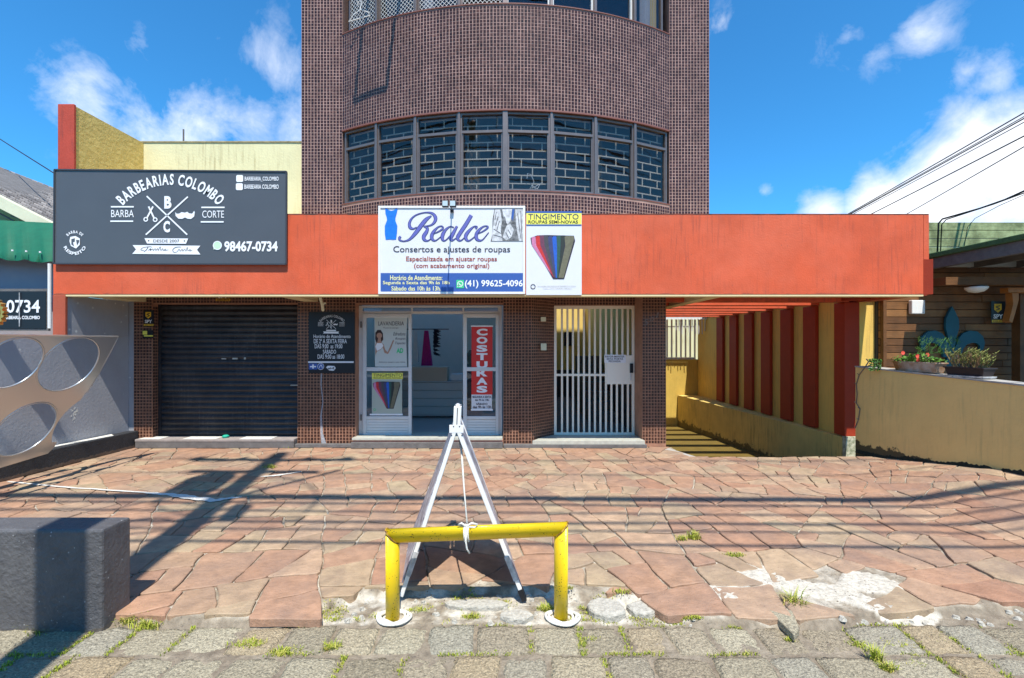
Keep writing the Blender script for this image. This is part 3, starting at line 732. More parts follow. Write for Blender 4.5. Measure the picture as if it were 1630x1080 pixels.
# upstand pier and cream parapet on the left
MB().box(-5.98, -5.765, 5.985, 6.02, 3.287, 4.745).build('upstand_pier', K['redpaint'], bld, bevel=.008)
MB().box(-5.93, -5.775, 6.022, 7.13, 3.287, 4.73).build('parapet_side', K['cream_dimmed'], bld)
MB().box(-5.93, TX0-.004, 7.132, 7.30, 3.2, 4.735).build('parapet_wall', K['cream'], bld)
MB().box(-5.94, TX0-.004, 7.12, 7.31, 4.737, 4.76).build('parapet_cap', mat('stained_cap', (.4,.34,.2), .9, var=.5, vscale=9), bld)
MB().box(-6.055, -5.89, 5.995, 6.03, 1.70, 2.233).build('pillar', K['orange'], bld, bevel=.005)
a_ = MB(); a_.tube([(-5.2, 7.2, 4.7), (-5.2, 7.2, 4.98)], .012, 6); tag(a_.build('rebar_stub', K['concdark']), 'short thin rod sticking up from the cream parapet', 'rod')
# ground floor walls
gw = MB()
walls = [(-5.82, -5.54, 0), (-3.30, -2.41, 0), (-.135, .10, 0), (2.005, 2.37, 0)]
for x0, x1, _ in walls: gw.box(x0, x1, YT, YT+.3, 0, 2.999)
gw.box(.10, .30, YT+.02, YT+.3, 0, 2.999)
gw.box(-5.54, -3.30, YT+.02, YT+.3, 2.20, 2.999); gw.box(-2.41, -.135, YT+.02, YT+.3, 2.20, 2.999)
gw.prism([(.30,YT+.02,0), (.68,YT+.36,0), (.68,YT+.6,0), (.30,YT+.3,0)], (0,0,2.999))
gw.prism([(2.005,YT+.02,0), (2.005,YT+.6,0), (1.985,YT+.6,0), (1.985,YT+.36,0)], (0,0,2.999))
gw.box(.30, 2.0, YT+.36, YT+.6, 2.20, 2.999)
gw.box(2.17, 2.37, YT+.3, 13.5, -.7, 2.999); gw.box(2.17, 2.37, YT+.01, YT+.3, -.7, -.001)
gw.build('shopfront_wall', K['groutg'], bld)
tg = MB(); zt = 2.95
for (x0, x1, y) in ((-5.82,-5.54,YT), (-3.30,-2.41,YT), (-.135,.10,YT), (.10,.30,YT+.02), (2.005,2.37,YT)):
    f, l = line((x0, y), (x1, y)); tiles(tg, f, 0, l, .05, zt)
for (x0, x1, y) in ((-5.54,-3.30,YT+.02), (-2.41,-.135,YT+.02), (.68,2.0,YT+.36)):
    f, l = line((x0, y), (x1, y)); tiles(tg, f, 0, l, 2.21, zt)
f, l = line((.30, YT+.02), (.68, YT+.36)); tiles(tg, f, 0, l, .05, zt)
f, l = line((-5.54, YT), (-5.54, YT+.16)); tiles(tg, lambda u: (-5.538, YT+.01+u, 1, 0), 0, .14, .14, 2.2)
tg.build('shopfront_mosaic_tiles', K['tileg'], bld, kind='stuff')
# thresholds
MB().box(-5.72, -3.31, YT-.10, YT+.2, 0, .10).build('threshold', K['concdark'], bld, bevel=.006)
MB().box(-5.72, -3.31, YT-.105, YT+.18, .10, .135).build('threshold_top', mat('grey_threshold', (.34,.30,.28), .8, var=.3, vscale=9), bld, bevel=.004)
for (a, c) in ((229,263), (298,350), (387,437)): MB().box((a-815)*YT/F, (c-815)*YT/F, YT-.10, YT+.10, .136, .142).build('worn_paint_patch', K['whitestreak'], bld)
MB().box(-2.44, -.14, YT-.12, YT+.1, 0, .09).build('threshold', K['concdark'], bld, bevel=.006)
MB().box(-2.42, -.14, YT-.08, YT+.1, .091, .118).build('threshold_mortar', K['pink'], bld)
MB().box(-2.43, -.145, YT-.10, YT+.4, .119, .155).build('door_sill', K['sill'], bld, bevel=.004)
MB().box(-.13, 2.05, YT-.10, YT, 0, .05).build('threshold', K['concdark'], bld, bevel=.005)
MB().prism([(.31,YT-.09,.052), (2.02,YT-.09,.052), (2.0,YT+.5,.052), (.66,YT+.5,.052)], (0,0,.06)).build('door_sill', K['sill'], bld, bevel=.004)
MB().box(-3.31, -2.42, YT-.07, YT-.004, 0, .055).build('threshold', K['concdark'], bld, bevel=.005)
# roller shutter: one slat per part
sh = MB().box(-5.54, -5.50, YT+.12, YT+.2, .136, 2.2).box(-3.34, -3.30, YT+.12, YT+.2, .136, 2.2).build('roller_shutter', K['shutter'], bld)
proto = None; pz = .0865
for i in range(24):
    if proto is None:
        b = MB(); n = 5; z0 = .137; xs = (-5.50, -3.34); rows = [(YT+.155, 0), (YT+.142, .012), (YT+.134, .035), (YT+.142, .06), (YT+.158, .072), (YT+.158, .085)]
        r0 = [b.av((xs[0], y, z0+z)) for y, z in rows]; r1 = [b.av((xs[1], y, z0+z)) for y, z in rows]
        for k in range(len(rows)-1): b.f.append([r0[k], r1[k], r1[k+1], r0[k+1]])
        proto = b.build('slat', K['shutter'], sh, smooth=True); base = proto.location.copy()
    else:
        o = proto.copy(); col.objects.link(o); o.location = base + Vector((0, 0, pz*i))
MB().box(-3.46, -3.30, YT+.10, YT+.13, .93, .945).box(-4.55,-4.48,YT+.125,YT+.132,1.34,1.36).box(-4.38,-4.30,YT+.125,YT+.132,1.34,1.365).box(-4.20,-4.17,YT+.125,YT+.132,1.34,1.37).build('shutter_mark', K['sill'], sh)
b = MB(); b.lathe((-4.42, YT+.02, .143), [(.045,0), (.05,.02), (.03,.035)], 12); tag(b.build('green_dish', mat('green_plastic', (.02,.4,.28), .5)), 'small green plastic lid lying on the threshold of the black shutter', 'lid')
# shopfront frame and leaves
YS = 7.16
fr = MB()
for r in ((571,487,577,696), (793,487,799,696), (577,487,793,490), (577,496,793,500), (654,490,657,496), (736,490,739,496)): fr.rect(*r, YS, .06)
sf = fr.build('shopfront_frame', K['whitealu'], bld)
MB().rect(577,490,793,496,YS+.03,.004).build('pane', K['shopglass'], sf)
def leaf(x0, x1, lab):
    b = MB()
    for r in ((x0,500,x0+6,695), (x1-5,500,x1,695), (x0+6,500,x1-5,506), (x0+6,585,x1-5,591), (x0+6,663,x1-5,668), (x0+6,690,x1-5,695)): b.rect(*r, YS-.02, .045)
    d = b.build('door_leaf', K['whitealu'], bld, bevel=.003); d['label'] = lab
    MB().rect(x0+6,506,x1-5,585,YS,.004).build('pane', K['shopglass'], d)
    MB().rect(x0+6,591,x1-5,663,YS,.004).build('pane', K['shopglass'], d)
    for i in range(5): MB().rect(x0+6,668.3+i*4.3,x1-5,672.3+i*4.3,YS-.004,.02).build('panel_slat', K['whitealu'], d, bevel=.003)
    return d
dl = leaf(577, 655, 'white framed glass door leaf with kick panel')
dr = leaf(737, 794, 'narrow white framed glass side leaf')
MB().rect(573.5,512,575.5,522,YS-.03,.01).rect(573.5,660,575.5,670,YS-.03,.01).build('hinge', K['concdark'], dl)
# shop room
rm = MB(); x0, x1, y0, y1, z0, z1 = -3.2, .26, YT+.31, 11.2, .12, 2.7
rm.box(x0-.1, x0, y0, y1, z0, z1); rm.box(x1, x1+.1, y0+.35, y1, z0, z1); rm.box(x0, x1, y1, y1+.1, z0, z1); rm.box(x0, x1, y0, 8.75, z1, z1+.1)  # ceiling stops short, an added opening that lets sky light into the room
rm.build('shop_room_wall', K['room'], bld)
MB().box(x0, x1, YT+.41, y1, .02, .12).build('shop_floor', K['roomfloor'], bld)
rm = MB(); rm.box(.36, .56, 7.62, 12.6, .11, 2.7); rm.box(2.05, 2.15, 7.4, 12.6, .11, 2.7); rm.box(.56, 2.05, 12.6, 12.7, .11, 2.7); rm.box(.56, 2.05, 7.61, 8.65, 2.6, 2.7)  # short ceiling leaves a made-up light well to brighten the hall
rm.build('hall_wall', K['hall'], bld); MB().box(.5, 2.05, 7.51, 12.7, .0, .108).build('hall_floor', K['concdark'], bld)
MB().box(.56, 2.05, 12.54, 12.595, .11, .85).box(2.0, 2.045, 7.7, 12.53, .11, .9).build('hall_wainscot', mat('hall_wainscot', (.07,.06,.07), .4), bld)
b = MB()
for i in range(7): b.box(1.45, 1.98, 8.6+.26*i, 8.86+.26*i, .11, .11+.17*(i+1))
b.build('hall_stair', K['concdark'], bld)
MB().rect(898,529,913,551,12.56,.03).build('picture_frame', K['ink'], bld)
# garage and tower fill so no sky shows through
MB().box(-5.6, -3.3, 7.3, 7.5, .0, 2.99).build('garage_back', K['dark'], bld)
MB().box(-5.93, 2.16, 13.4, 13.6, -.5, 3.2).build('rear_wall', K['cream'], bld)
MB().box(-5.93, TX0, 7.31, 13.4, 3.05, 3.19).build('roof_deck', K['concrete'], bld)
# security gate with individual bars
YG = 7.36
b = MB()
for r in ((882,487,886,694), (1006,487,1010,694), (886,487,1006,492), (886,689,1006,693), (886,595.5,966,599)): b.rect(*r, YG, .035)
gt = b.build('security_gate', K['gatewhite'], bld, bevel=.002); gt['label'] = 'white barred gate with a square lock plate'
for i in range(13):
    x = 894.6 + i*8.75
    if i >= 9:
        MB().rect(x-1.5,492,x+1.5,566,YG+.004,.024).build('bar', K['gatewhite'], gt); MB().rect(x-1.5,612,x+1.5,689,YG+.004,.024).build('bar', K['gatewhite'], gt)
    else: MB().rect(x-1.5,492,x+1.5,689,YG+.004,.024).build('bar', K['gatewhite'], gt)
MB().rect(966,566,1007,612,YG-.004,.03).build('lock_plate', K['gatewhite'], gt, bevel=.002)
MB().rect(1003,579,1008,594,YG-.025,.02).build('lock', K['black'], gt)
MB().rect(1003,594,1005,606,YG-.02,.012).build('handle', K['whitealu'], gt)
MB().rect(1010,487,1014,694,YG-.004,.03).build('gate_frame', K['alu'], bld)
MB().rect(1012,563,1021,611,YG-.05,.03).build('strike_box', K['concdark'], bld)
def small(name, rect, Y, d, m, label, cat, bevel=.003): return tag(MB().rect(*rect, Y, d).build(name, m, bevel=bevel), label, cat)
small('doorbell', (861,505,869,512), 7.09, .03, K['palewood'], 'small cream doorbell box high on the tiled jamb left of the gate', 'doorbell')
small('intercom', (861,547,870,558), 7.09, .03, K['palewood'], 'square beige intercom plate below the doorbell left of the gate', 'intercom')
# white paint drip on the tiled pier
b = MB(); pts = [(512,590), (511,612), (514,640), (511,662), (512,690), (516,709)]; wd = [2, 1.3, 1.2, 2.0, 3.2, 7]
for i in range(len(pts)-1):
    (xa, ya), (xb, yb) = pts[i], pts[i+1]; a, c = wd[i]*.6, wd[i+1]*.6
    b.poly([at(xa-a,ya,6.9935), at(xb-c,yb,6.9935), at(xb+c,yb,6.9935), at(xa+a,ya,6.9935)])
b.build('paint_drip', mat('paint_drip', (.42,.42,.44), .8, var=.5, vscale=40), bld)
# pipe stub over the hours sign
b = MB(); b.tube([at(509,472,6.5), at(513,485,6.6), at(514,494,6.75)], .022, 8); b.tube([at(512,484,6.6), at(518,483,6.55)], .014, 6)
tag(b.build('wire_conduit', K['palewood']), 'short cream conduit with loose cable above the black hours board', 'conduit')

# ------------------------------------------------------------------ lettering tools
def text_mesh(s, offset=0., shear=0., spacing=1.0):
    c = bpy.data.curves.new('lettering', 'FONT'); c.body = s; c.offset = offset; c.shear = shear; c.space_character = spacing; c.resolution_u = 3
    c.align_x = 'LEFT'; o = bpy.data.objects.new('tmp', c); col.objects.link(o); dg = bpy.context.evaluated_depsgraph_get(); dg.update()
    m = bpy.data.meshes.new_from_object(o.evaluated_get(dg)); bpy.data.objects.remove(o); bpy.data.curves.remove(c)
    vs = [v.co.copy() for v in m.vertices]; fs = [list(p.vertices) for p in m.polygons]; bpy.data.meshes.remove(m); return vs, fs
def bbox(vs): return min(v.x for v in vs), max(v.x for v in vs), min(v.y for v in vs), max(v.y for v in vs)
def text(s, box, Y, m, parent, bold=.012, shear=0., spacing=1.0, rot=0):
    px0, py0, px1, py1 = box; vs, fs = text_mesh(s, bold, shear, spacing)
    x0, x1, y0, y1 = bbox(vs); b = MB()
    for v in vs:
        u = (v.x-x0)/max(1e-6, x1-x0); w_ = (v.y-y0)/max(1e-6, y1-y0)
        X, Yp = px0 + (px1-px0)*u, py1 + (py0-py1)*w_ + rot*((px1-px0)*u)
        b.av(at(X, Yp, Y))
    b.f = fs; return b.build('lettering', m, parent)
def arc_text(s, cx, cy, r, h, a0, a1, Y, m, parent, bold=.02, inward=False):
    """letters on a circle, angles measured from the top, clockwise in degrees"""
    b = MB(); glyph = []; adv = []
    for ch in s:
        if ch == ' ': glyph.append(None); adv.append(.35); continue
        vs, fs = text_mesh(ch, bold); bb = bbox(vs); glyph.append((vs, fs, bb)); adv.append((bb[1]-bb[0]) + .09)
    tot = sum(adv); cur = 0; Hc = .72
    for g, ad in zip(glyph, adv):
        mid = (cur + ad/2)/tot; cur += ad
        if g is None: continue
        vs, fs, bb = g; an = math.radians(a0 + (a1-a0)*mid); arc = abs(math.radians(a1-a0))*r; sx = arc/tot
        o = len(b.v)
        for v in vs:
            lx = (v.x - (bb[0]+bb[1])/2)*sx; ly = (v.y/Hc)*h
            if not inward: rr = r + ly; X = cx + rr*math.sin(an) + lx*math.cos(an); Yp = cy - rr*math.cos(an) + lx*math.sin(an)
            else: rr = r - ly; X = cx + rr*math.sin(an) - lx*math.cos(an); Yp = cy - rr*math.cos(an) - lx*math.sin(an)
            b.av(at(X, Yp, Y))
        b.f += [[i+o for i in f] for f in fs]
    return b.build('lettering', m, parent)
def ribbon(b, pts, Y, grow=0., n=10, X0=0, Y0=0, k=1.):
    """calligraphic stroke: (x,y,width) knots, catmull-rom"""
    Q = []; P = [pts[0]] + list(pts) + [pts[-1]]
    for i in range(1, len(P)-2):
        p0, p1, p2, p3 = P[i-1], P[i], P[i+1], P[i+2]
        for j in range(n):
            t = j/n; Q.append([.5*((2*p1[c]) + (-p0[c]+p2[c])*t + (2*p0[c]-5*p1[c]+4*p2[c]-p3[c])*t*t + (-p0[c]+3*p1[c]-3*p2[c]+p3[c])*t**3) for c in range(3)])
    Q.append(list(pts[-1])); l, r = [], []
    for i, q in enumerate(Q):
        a, c = Q[max(0, i-1)], Q[min(len(Q)-1, i+1)]; d = Vector((c[0]-a[0], c[1]-a[1])); d = d.normalized() if d.length else Vector((1,0))
        w_ = max(.3, q[2])/2 + grow; nx, ny = -d.y*w_, d.x*w_
        l.append(b.av(at(X0+(q[0]+nx)*k, Y0+(q[1]+ny)*k, Y))); r.append(b.av(at(X0+(q[0]-nx)*k, Y0+(q[1]-ny)*k, Y)))
    for i in range(len(Q)-1): b.f.append([l[i], l[i+1], r[i+1], r[i]])
def disc(b, cx, cy, r, Y, n=20, r2=0, d=.002):
    if r2:
        for i in range(n):
            a, c = 2*math.pi*i/n, 2*math.pi*(i+1)/n
            b.poly([at(cx+r*math.cos(a), cy+r*math.sin(a), Y), at(cx+r*math.cos(c), cy+r*math.sin(c), Y), at(cx+r2*math.cos(c), cy+r2*math.sin(c), Y), at(cx+r2*math.cos(a), cy+r2*math.sin(a), Y)])
    else: b.ppoly([(cx+r*math.cos(2*math.pi*i/n), cy+r*math.sin(2*math.pi*i/n)) for i in range(n)], Y, d)
def lineseg(b, x0, y0, x1, y1, w_, Y): ribbon(b, [(x0,y0,w_), (x1,y1,w_)], Y, n=1)

# ------------------------------------------------------------------ barber sign
YB = 5.962
bs = thing('barber_sign', at(271, 421, YB), 'wide charcoal billboard lettered BARBEARIAS COLOMBO with crossed lines, scissors and moustache', 'sign')
MB().ppoly([(87,270.5), (456,273.5), (455.5,421), (86,420)], YB, .036).build('panel', K['signblack'], bs, bevel=.004)
b = MB()
for p, q in (((87,270.5),(456,273.5)), ((456,273.5),(455.5,421)), ((455.5,421),(86,420)), ((86,420),(87,270.5))): b.bar(at(*p, YB-.002), at(*q, YB-.002), .018, .018)
b.build('frame', K['signframe'], bs)
Y = YB-.006
def barber_mark(parent, Y, s, ox, oy, m, dark, small=False):
    X = lambda x: ox + (x-265)*s; Yy = lambda y: oy + (y-340)*s
    arc_text('BARBEARIAS COLOMBO', X(271), Yy(397), 103*s, 17*s, -47.5, 48, Y, m, parent, .0 if small else .03)
    b = MB()
    lineseg(b, X(233.5), Yy(312.5), X(298), Yy(374), 2.3*s, Y); lineseg(b, X(299), Yy(313.5), X(232), Yy(374), 2.3*s, Y)
    for a, c, y in ((176.5,213,329.5), (175.5,212,352.5), (320.5,357.5,330.5), (319.5,356,353.5)): lineseg(b, X(a), Yy(y), X(c), Yy(y), 2.3*s, Y)
    # scissors
    lineseg(b, X(236.5), Yy(329), X(245), Yy(347), 2.6*s, Y-.0002); lineseg(b, X(243.5), Yy(329), X(234), Yy(347), 2.6*s, Y-.0004)
    disc(b, X(232), Yy(349.5), 3.8*s, Y, 14, 2.0*s); disc(b, X(247), Yy(350), 3.8*s, Y, 14, 2.0*s)
    # moustache
    b.ppoly([(X(x), Yy(y)) for x, y in [(294.5,339),(298,337.5),(301,340),(306,340.5),(309,336),(310,338.5),(309,345),(304,349),(298.5,348.5),(294.5,346.5),(290,348.8),(284,348.5),(279.5,344),(279,338),(281,340.5),(285,340.5),(289,338)]][::-1], Y, .001)
    # ribbons
    b.ppoly([(X(230), Yy(379.5)), (X(299.5), Yy(380)), (X(296), Yy(388.5)), (X(234), Yy(388))], Y, .001)
    b.ppoly([(X(211), Yy(390.5)), (X(319), Yy(391.5)), (X(313.5), Yy(398)), (X(319), Yy(405.5)), (X(210.5), Yy(404.5)), (X(216.5), Yy(397.5))], Y, .001)
    b.build('emblem', m, parent)
    text('B', (X(261.5), Yy(312.5), X(273), Yy(332.5)), Y, m, parent, .05); text('C', (X(260), Yy(352), X(270.5), Yy(370.5)), Y, m, parent, .05)
    text('BARBA', (X(177), Yy(334.5), X(213), Yy(346)), Y, m, parent, .0); text('CORTE', (X(322), Yy(335.5), X(356.5), Yy(347)), Y, m, parent, .0)
    if not small:
        text('DESDE 2007', (X(244), Yy(381.6), X(285.5), Yy(386.2)), Y-.002, dark, parent, .005)
        b = MB(); disc(b, X(236.5), Yy(383.5), 1.1, Y-.002, 8); disc(b, X(293.5), Yy(383.8), 1.1, Y-.002, 8)
        for st in ([(229,399,.6),(224,398,.7),(228,394.5,.6),(238,393,.7),(242,394,.5)], [(236,393,.9),(233,398,.9),(229,401,.7)], [(236,399,.5),(240,396,.8),(239,399,.8),(243,396.5,.6),(244,399,.7),(247,396,.6),(248,399,.6),(251,396,.7),(252,399,.6),(255,393,.7),(256,399,.6),(259,396,.6),(260,399,.7),(264,396.5,.6),(262,399,.6),(268,398,.5)],
                   [(288,393.5,.7),(280,394,.9),(275,398,.9),(277,402,.8),(282,401,.5),(285,397,.7),(287,400,.7),(290,397,.6),(291,400,.7),(294,397,.6),(296,400,.6),(298,394,.7),(299,399,.6),(303,397.5,.7),(302,400,.6),(306,398.5,.5)]):
            ribbon(b, [(X(x), Yy(y), w_*s) for x, y, w_ in st], Y-.002, n=5)
        b.build('script_lettering', dark, parent)
barber_mark(bs, Y, 1, 265, 340, K['print'], K['ink'])
text('98467-0734', (357,384,442,401), Y, K['print'], bs, .035)
text('BARBEARIA_COLOMBO', (389.5,281.5,443.5,289), Y, K['print'], bs, .012); text('BARBEARIA COLOMBO', (389,294,443.5,301), Y, K['print'], bs, .012)
b = MB()
for (x, y) in ((376,279), (375.5,292)):
    b.ppoly([(x+1.5,y), (x+9.5,y), (x+11,y+1.5), (x+11,y+9.5), (x+9.5,y+11), (x+1.5,y+11), (x,y+9.5), (x,y+1.5)][::-1], Y, .001)
b.build('social_icon', K['print'], bs)
b = MB(); disc(b, 346, 391, 7, Y, 20); b.ppoly([(339.5,397.5), (341,391), (346,396.5)], Y-.0005, .001); b.build('chat_icon', K['palegreen'], bs)
b = MB(); disc(b, 346, 391, 7.2, Y-.001, 20, 5.9); b.build('chat_icon_ring', K['print'], bs)
arc_text('BARBA DE', 119, 386, 14.6, 4.3, -50, 50, Y, K['print'], bs, .03); arc_text('RESPEITO', 119, 387.5, 18.6, 4.8, 252, 108, Y, K['print'], bs, .03, inward=True)
b = MB(); b.ppoly([(112,377.5), (120,376), (127,380), (127,390), (121,396), (113,392), (110.5,384)][::-1], Y, .001); b.build('shield', K['print'], bs)
b = MB(); b.ppoly([(113.5,381), (119,379.5), (119,385), (116,386), (118,392.5), (113.5,389.5)][::-1], Y-.002, .001); b.ppoly([(121,382), (126,382.5), (125.5,386), (122.5,391)][::-1], Y-.002, .001); b.build('shield_face', K['signblack'], bs)

# ------------------------------------------------------------------ Realce sign
rs = thing('tailor_sign', at(719, 468, YB), 'white framed sign with the big violet script word Realce and a blue footer', 'sign')
MB().rect(602,328,836,468.5,YB,.036).build('panel', K['signwhite'], rs)
b = MB()
for r in ((602,328,836,331.5), (602,465,836,468.5), (602,331.5,605.5,465), (832.5,331.5,836,465)): b.rect(*r, YB-.012, .011)
b.build('frame', K['white'], rs, bevel=.003)
Y = YB-.004
b = MB(); b.rect(606,435,833,464.5,Y,.002); b.build('footer_band', K['bluep'], rs)
RE = [[(258,352,18),(243,368,22),(250,392,14),(295,402,9),(355,380,20),(420,310,36),(478,232,40),(535,165,34),(590,128,6)],
      [(430,250,5),(392,268,14),(358,252,28),(352,205,24),(382,150,14),(440,112,9),(530,92,9),(600,103,20),(633,148,32),(622,195,24),(580,230,12),(505,243,7)],
      [(505,243,7),(545,262,22),(536,300,32),(506,350,36),(515,388,26),(555,396,9),(605,355,5)],
      [(600,325,5),(655,304,9),(712,266,15),(700,240,9),(658,252,12),(612,300,28),(592,350,34),(605,388,22),(640,393,8),(700,345,5)],
      [(832,255,8),(790,245,9),(742,280,22),(712,330,34),(708,378,28),(735,396,9),(790,345,8),(850,262,5)],
      [(866,240,18),(825,315,32),(798,368,34),(812,395,14),(862,365,5)],
      [(1020,122,34),(965,215,36),(905,305,36),(872,362,34),(888,394,16),(920,388,8),(965,340,5)],
      [(1066,266,20),(1082,246,10),(1050,244,9),(1002,283,24),(962,338,34),(966,382,26),(1000,396,10),(1070,342,5)],
      [(1072,328,5),(1145,296,9),(1198,255,14),(1182,238,8),(1140,250,12),(1088,300,28),(1072,352,34),(1090,388,24),(1140,388,8),(1208,308,4)]]
b = MB(); c = MB()
for i, st in enumerate(RE):
    ribbon(b, st, Y-i*.00005, grow=3.2, X0=600, Y0=325, k=1/6.79)
    if i != 99: ribbon(c, [(x, y, max(2, w_-4)) for x, y, w_ in st], Y-.0012-i*.00005, X0=600, Y0=325, k=1/6.79)
b.build('script_outline', K['navy'], rs); c.build('script_lettering', K['purple'], rs)
text('Consertos e ajustes de roupas', (626,392,812,405), Y, K['ink'], rs, .006)
text('Especializada em ajustar roupas', (646.5,408.5,791,418.5), Y, K['brownp'], rs, .012); text('(com acabamento original)', (659,419.5,779,429), Y, K['brownp'], rs, .012)
Y2 = Y-.003
text('Horário de Atendimento:', (621,438.5,704,446.5), Y2, K['paleyellow'], rs, .012); text('Segunda a Sexta das 9h às 18h', (609.5,447.5,715.5,454.5), Y2, K['paleyellow'], rs, .012)
text('Sábado das 10h às 13h.', (623,456,702,463), Y2, K['paleyellow'], rs, .012)
text('(41) 99625-4096', (740,446,832,459.5), Y2, K['print'], rs, .02)
b = MB(); b.rect(726.5,446,738.5,459,Y2,.001); b.build('chat_icon', K['greenp'], rs)
b = MB(); disc(b, 732.5, 452.3, 4.7, Y2-.001, 18, 3.7); b.ppoly([(728,457), (728.6,453.6), (731,456)][::-1], Y2-.001, .0005); ribbon(b, [(730.6,450.6,1.4),(731.3,453,1),(734.4,454.4,1.4)], Y2-.001, n=4); b.build('chat_icon_mark', K['print'], rs)
b = MB(); b.ppoly([(613,332),(616,332),(618,334.5),(623,336),(628,334.5),(630,332),(633,332.5),(631.5,340),(629.5,347),(629.5,352),(632.5,360),(632,370),(630.5,381.5),(626,382),(620,381.5),(614,382),(612.5,372),(612.5,360),(616,351),(615.5,346),(613.5,340)][::-1], Y, .001)
b.build('dress_picture', K['dressblue'], rs)
b = MB(); b.ppoly([(787,333.5),(833,333),(833,384.5),(781,384.5),(784,372),(784,350)][::-1], Y, .001); b.build('suit_picture', K['suitdark'], rs)
b = MB(); b.ppoly([(788,334),(796,334),(799,352),(797,368),(800,384),(783,384),(785,360)][::-1], Y-.001, .0005); b.ppoly([(799,333.5),(815,333),(813,352),(808,358),(803,350)][::-1], Y-.001, .0005)
b.ppoly([(820,333.5),(832.5,333.5),(832.5,384),(826,384),(822,362)][::-1], Y-.001, .0005); b.ppoly([(806,360),(812,356),(818,366),(814,378),(806,383),(800,378)][::-1], Y-.0015, .0005); b.build('suit_highlight', K['suitlight'], rs)
b = MB(); b.ppoly([(815.5,333.5),(819,333.5),(818,342),(816.5,352),(813.8,347)][::-1], Y-.002, .0005); b.build('tie_picture', K['bluep'], rs)
b = MB()
for (x0_, y0_, x1_, y1_) in ((790,338,788,350),(793,345,789,360),(795,352,791,366),(786,365,797,372),(785,374,799,378),(803,345,806,358),(824,340,829,380),(829,336,831,384),(809,366,813,374),(805,370,810,380)): lineseg(b, x0_, y0_, x1_, y1_, .9, Y-.0025)
b.build('suit_crease', K['ink'], rs)
# floodlight on a thin arm reaching out over the sign: its shadow falls on the panel
fl = thing('floodlight', at(716, 335, 5.85), 'small twin floodlight on a thin arm above the white tailor sign', 'lamp')
b = MB(); b.tube([at(719,336,5.955), at(718.5,330,5.8), at(717,327,5.6), at(716,326,5.45)], .008, 6); b.rect(716.5,333,722,337.5,5.92,.03); b.build('arm', K['black'], fl)
for sx in (-.835, -.745):
    hd = MB().box(sx, sx+.078, 5.41, 5.46, 3.22, 3.295).build('lamp_head', K['black'], fl, bevel=.006)
    MB().box(sx+.008, sx+.07, 5.404, 5.409, 3.228, 3.287).build('lens', mat('lamp_lens', (.5,.6,.62), .15), hd)
# dyeing sign
def fan(parent, Y, fx, fy, s, items=9):
    cols = [(.62,.22,.38), (.60,.035,.035), (.16,.05,.09), (.07,.07,.08), (.05,.06,.16), (.02,.12,.55), (.03,.10,.08), (.03,.04,.035), (.17,.16,.10)]
    X = lambda x: fx + (x-882)*s; Yy = lambda y: fy + (y-408)*s
    n = len(cols)
    b = MB(); b.ppoly([(X(x), Yy(y)) for x, y in [(845.5,378),(856,374),(872,373.5),(890,374),(914.5,374.5),(916.5,383),(899,443.5),(881.5,443.5),(862,410),(847,388)]][::-1], Y+.0006, .0003); b.build('garment_outline', K['ink'], parent)
    for i, c in enumerate(cols):
        b = MB(); a0, a1 = 847 + i*6.6, 847 + i*6.6 + (10 if i == 8 else 7.2)
        if i == 8: a1 = 915
        t0 = 878 + i*1.6; t1 = t0 + 3
        if i == 8: t0, t1 = 890, 898
        y0_ = 377 - abs(2*math.sin(i*.7))
        b.ppoly([(X(a0), Yy(y0_+1.5)), (X(a0+2), Yy(y0_-1)), (X(a1-1), Yy(y0_-1)), (X(a1), Yy(y0_+4)), (X(t1), Yy(442)), (X(t0), Yy(441.5-max(0, 6-i*1.5))), (X(a0+1), Yy(390))][::-1], Y-.0003*i, .0004)
        nm = 'garment_dye_%d' % i
        b.build('garment_picture', K.setdefault(nm, mat('garment_colour', c, .6, var=.3, vscale=25)), parent)
ds = thing('dyeing_sign', at(882, 470, YB), 'white panel beside the tailor sign headed TINGIMENTO over a fan of coloured trousers', 'sign')
MB().rect(837.5,338.5,926,470,YB+.01,.027).build('panel', K['signwhite'], ds, bevel=.002)
MB().rect(837.5,336.5,926,339.5,YB+.005,.032).build('trim', K['bluep'], ds)
Y = YB+.006
MB().rect(838,339.5,925.5,357.5,Y,.002).build('header_band', K['yellowp'], ds); MB().rect(838,357.5,925.5,359.5,Y,.002).build('header_line', K['bluep'], ds)
text('TINGIMENTO', (841,341,921,349.5), Y-.003, K['navy'], ds, .0); text('ROUPAS SEMI-NOVAS', (841,351,920,356), Y-.003, K['ink'], ds, .012)
fan(ds, Y-.001, 881, 409, 1)
b = MB(); disc(b, 848.5, 456.5, 4, Y-.001, 16, 3); b.build('round_mark', K['ink'], ds)
text('LAVANDERIA ESPECIALIZADA EM TINGIMENTO E TECIDOS', (856,455,917,457), Y-.001, K['greyp'], ds, .0); text('TRABALHAMOS COM HORA MARCADA', (864,458.6,910,460.4), Y-.001, K['greyp'], ds, .0)

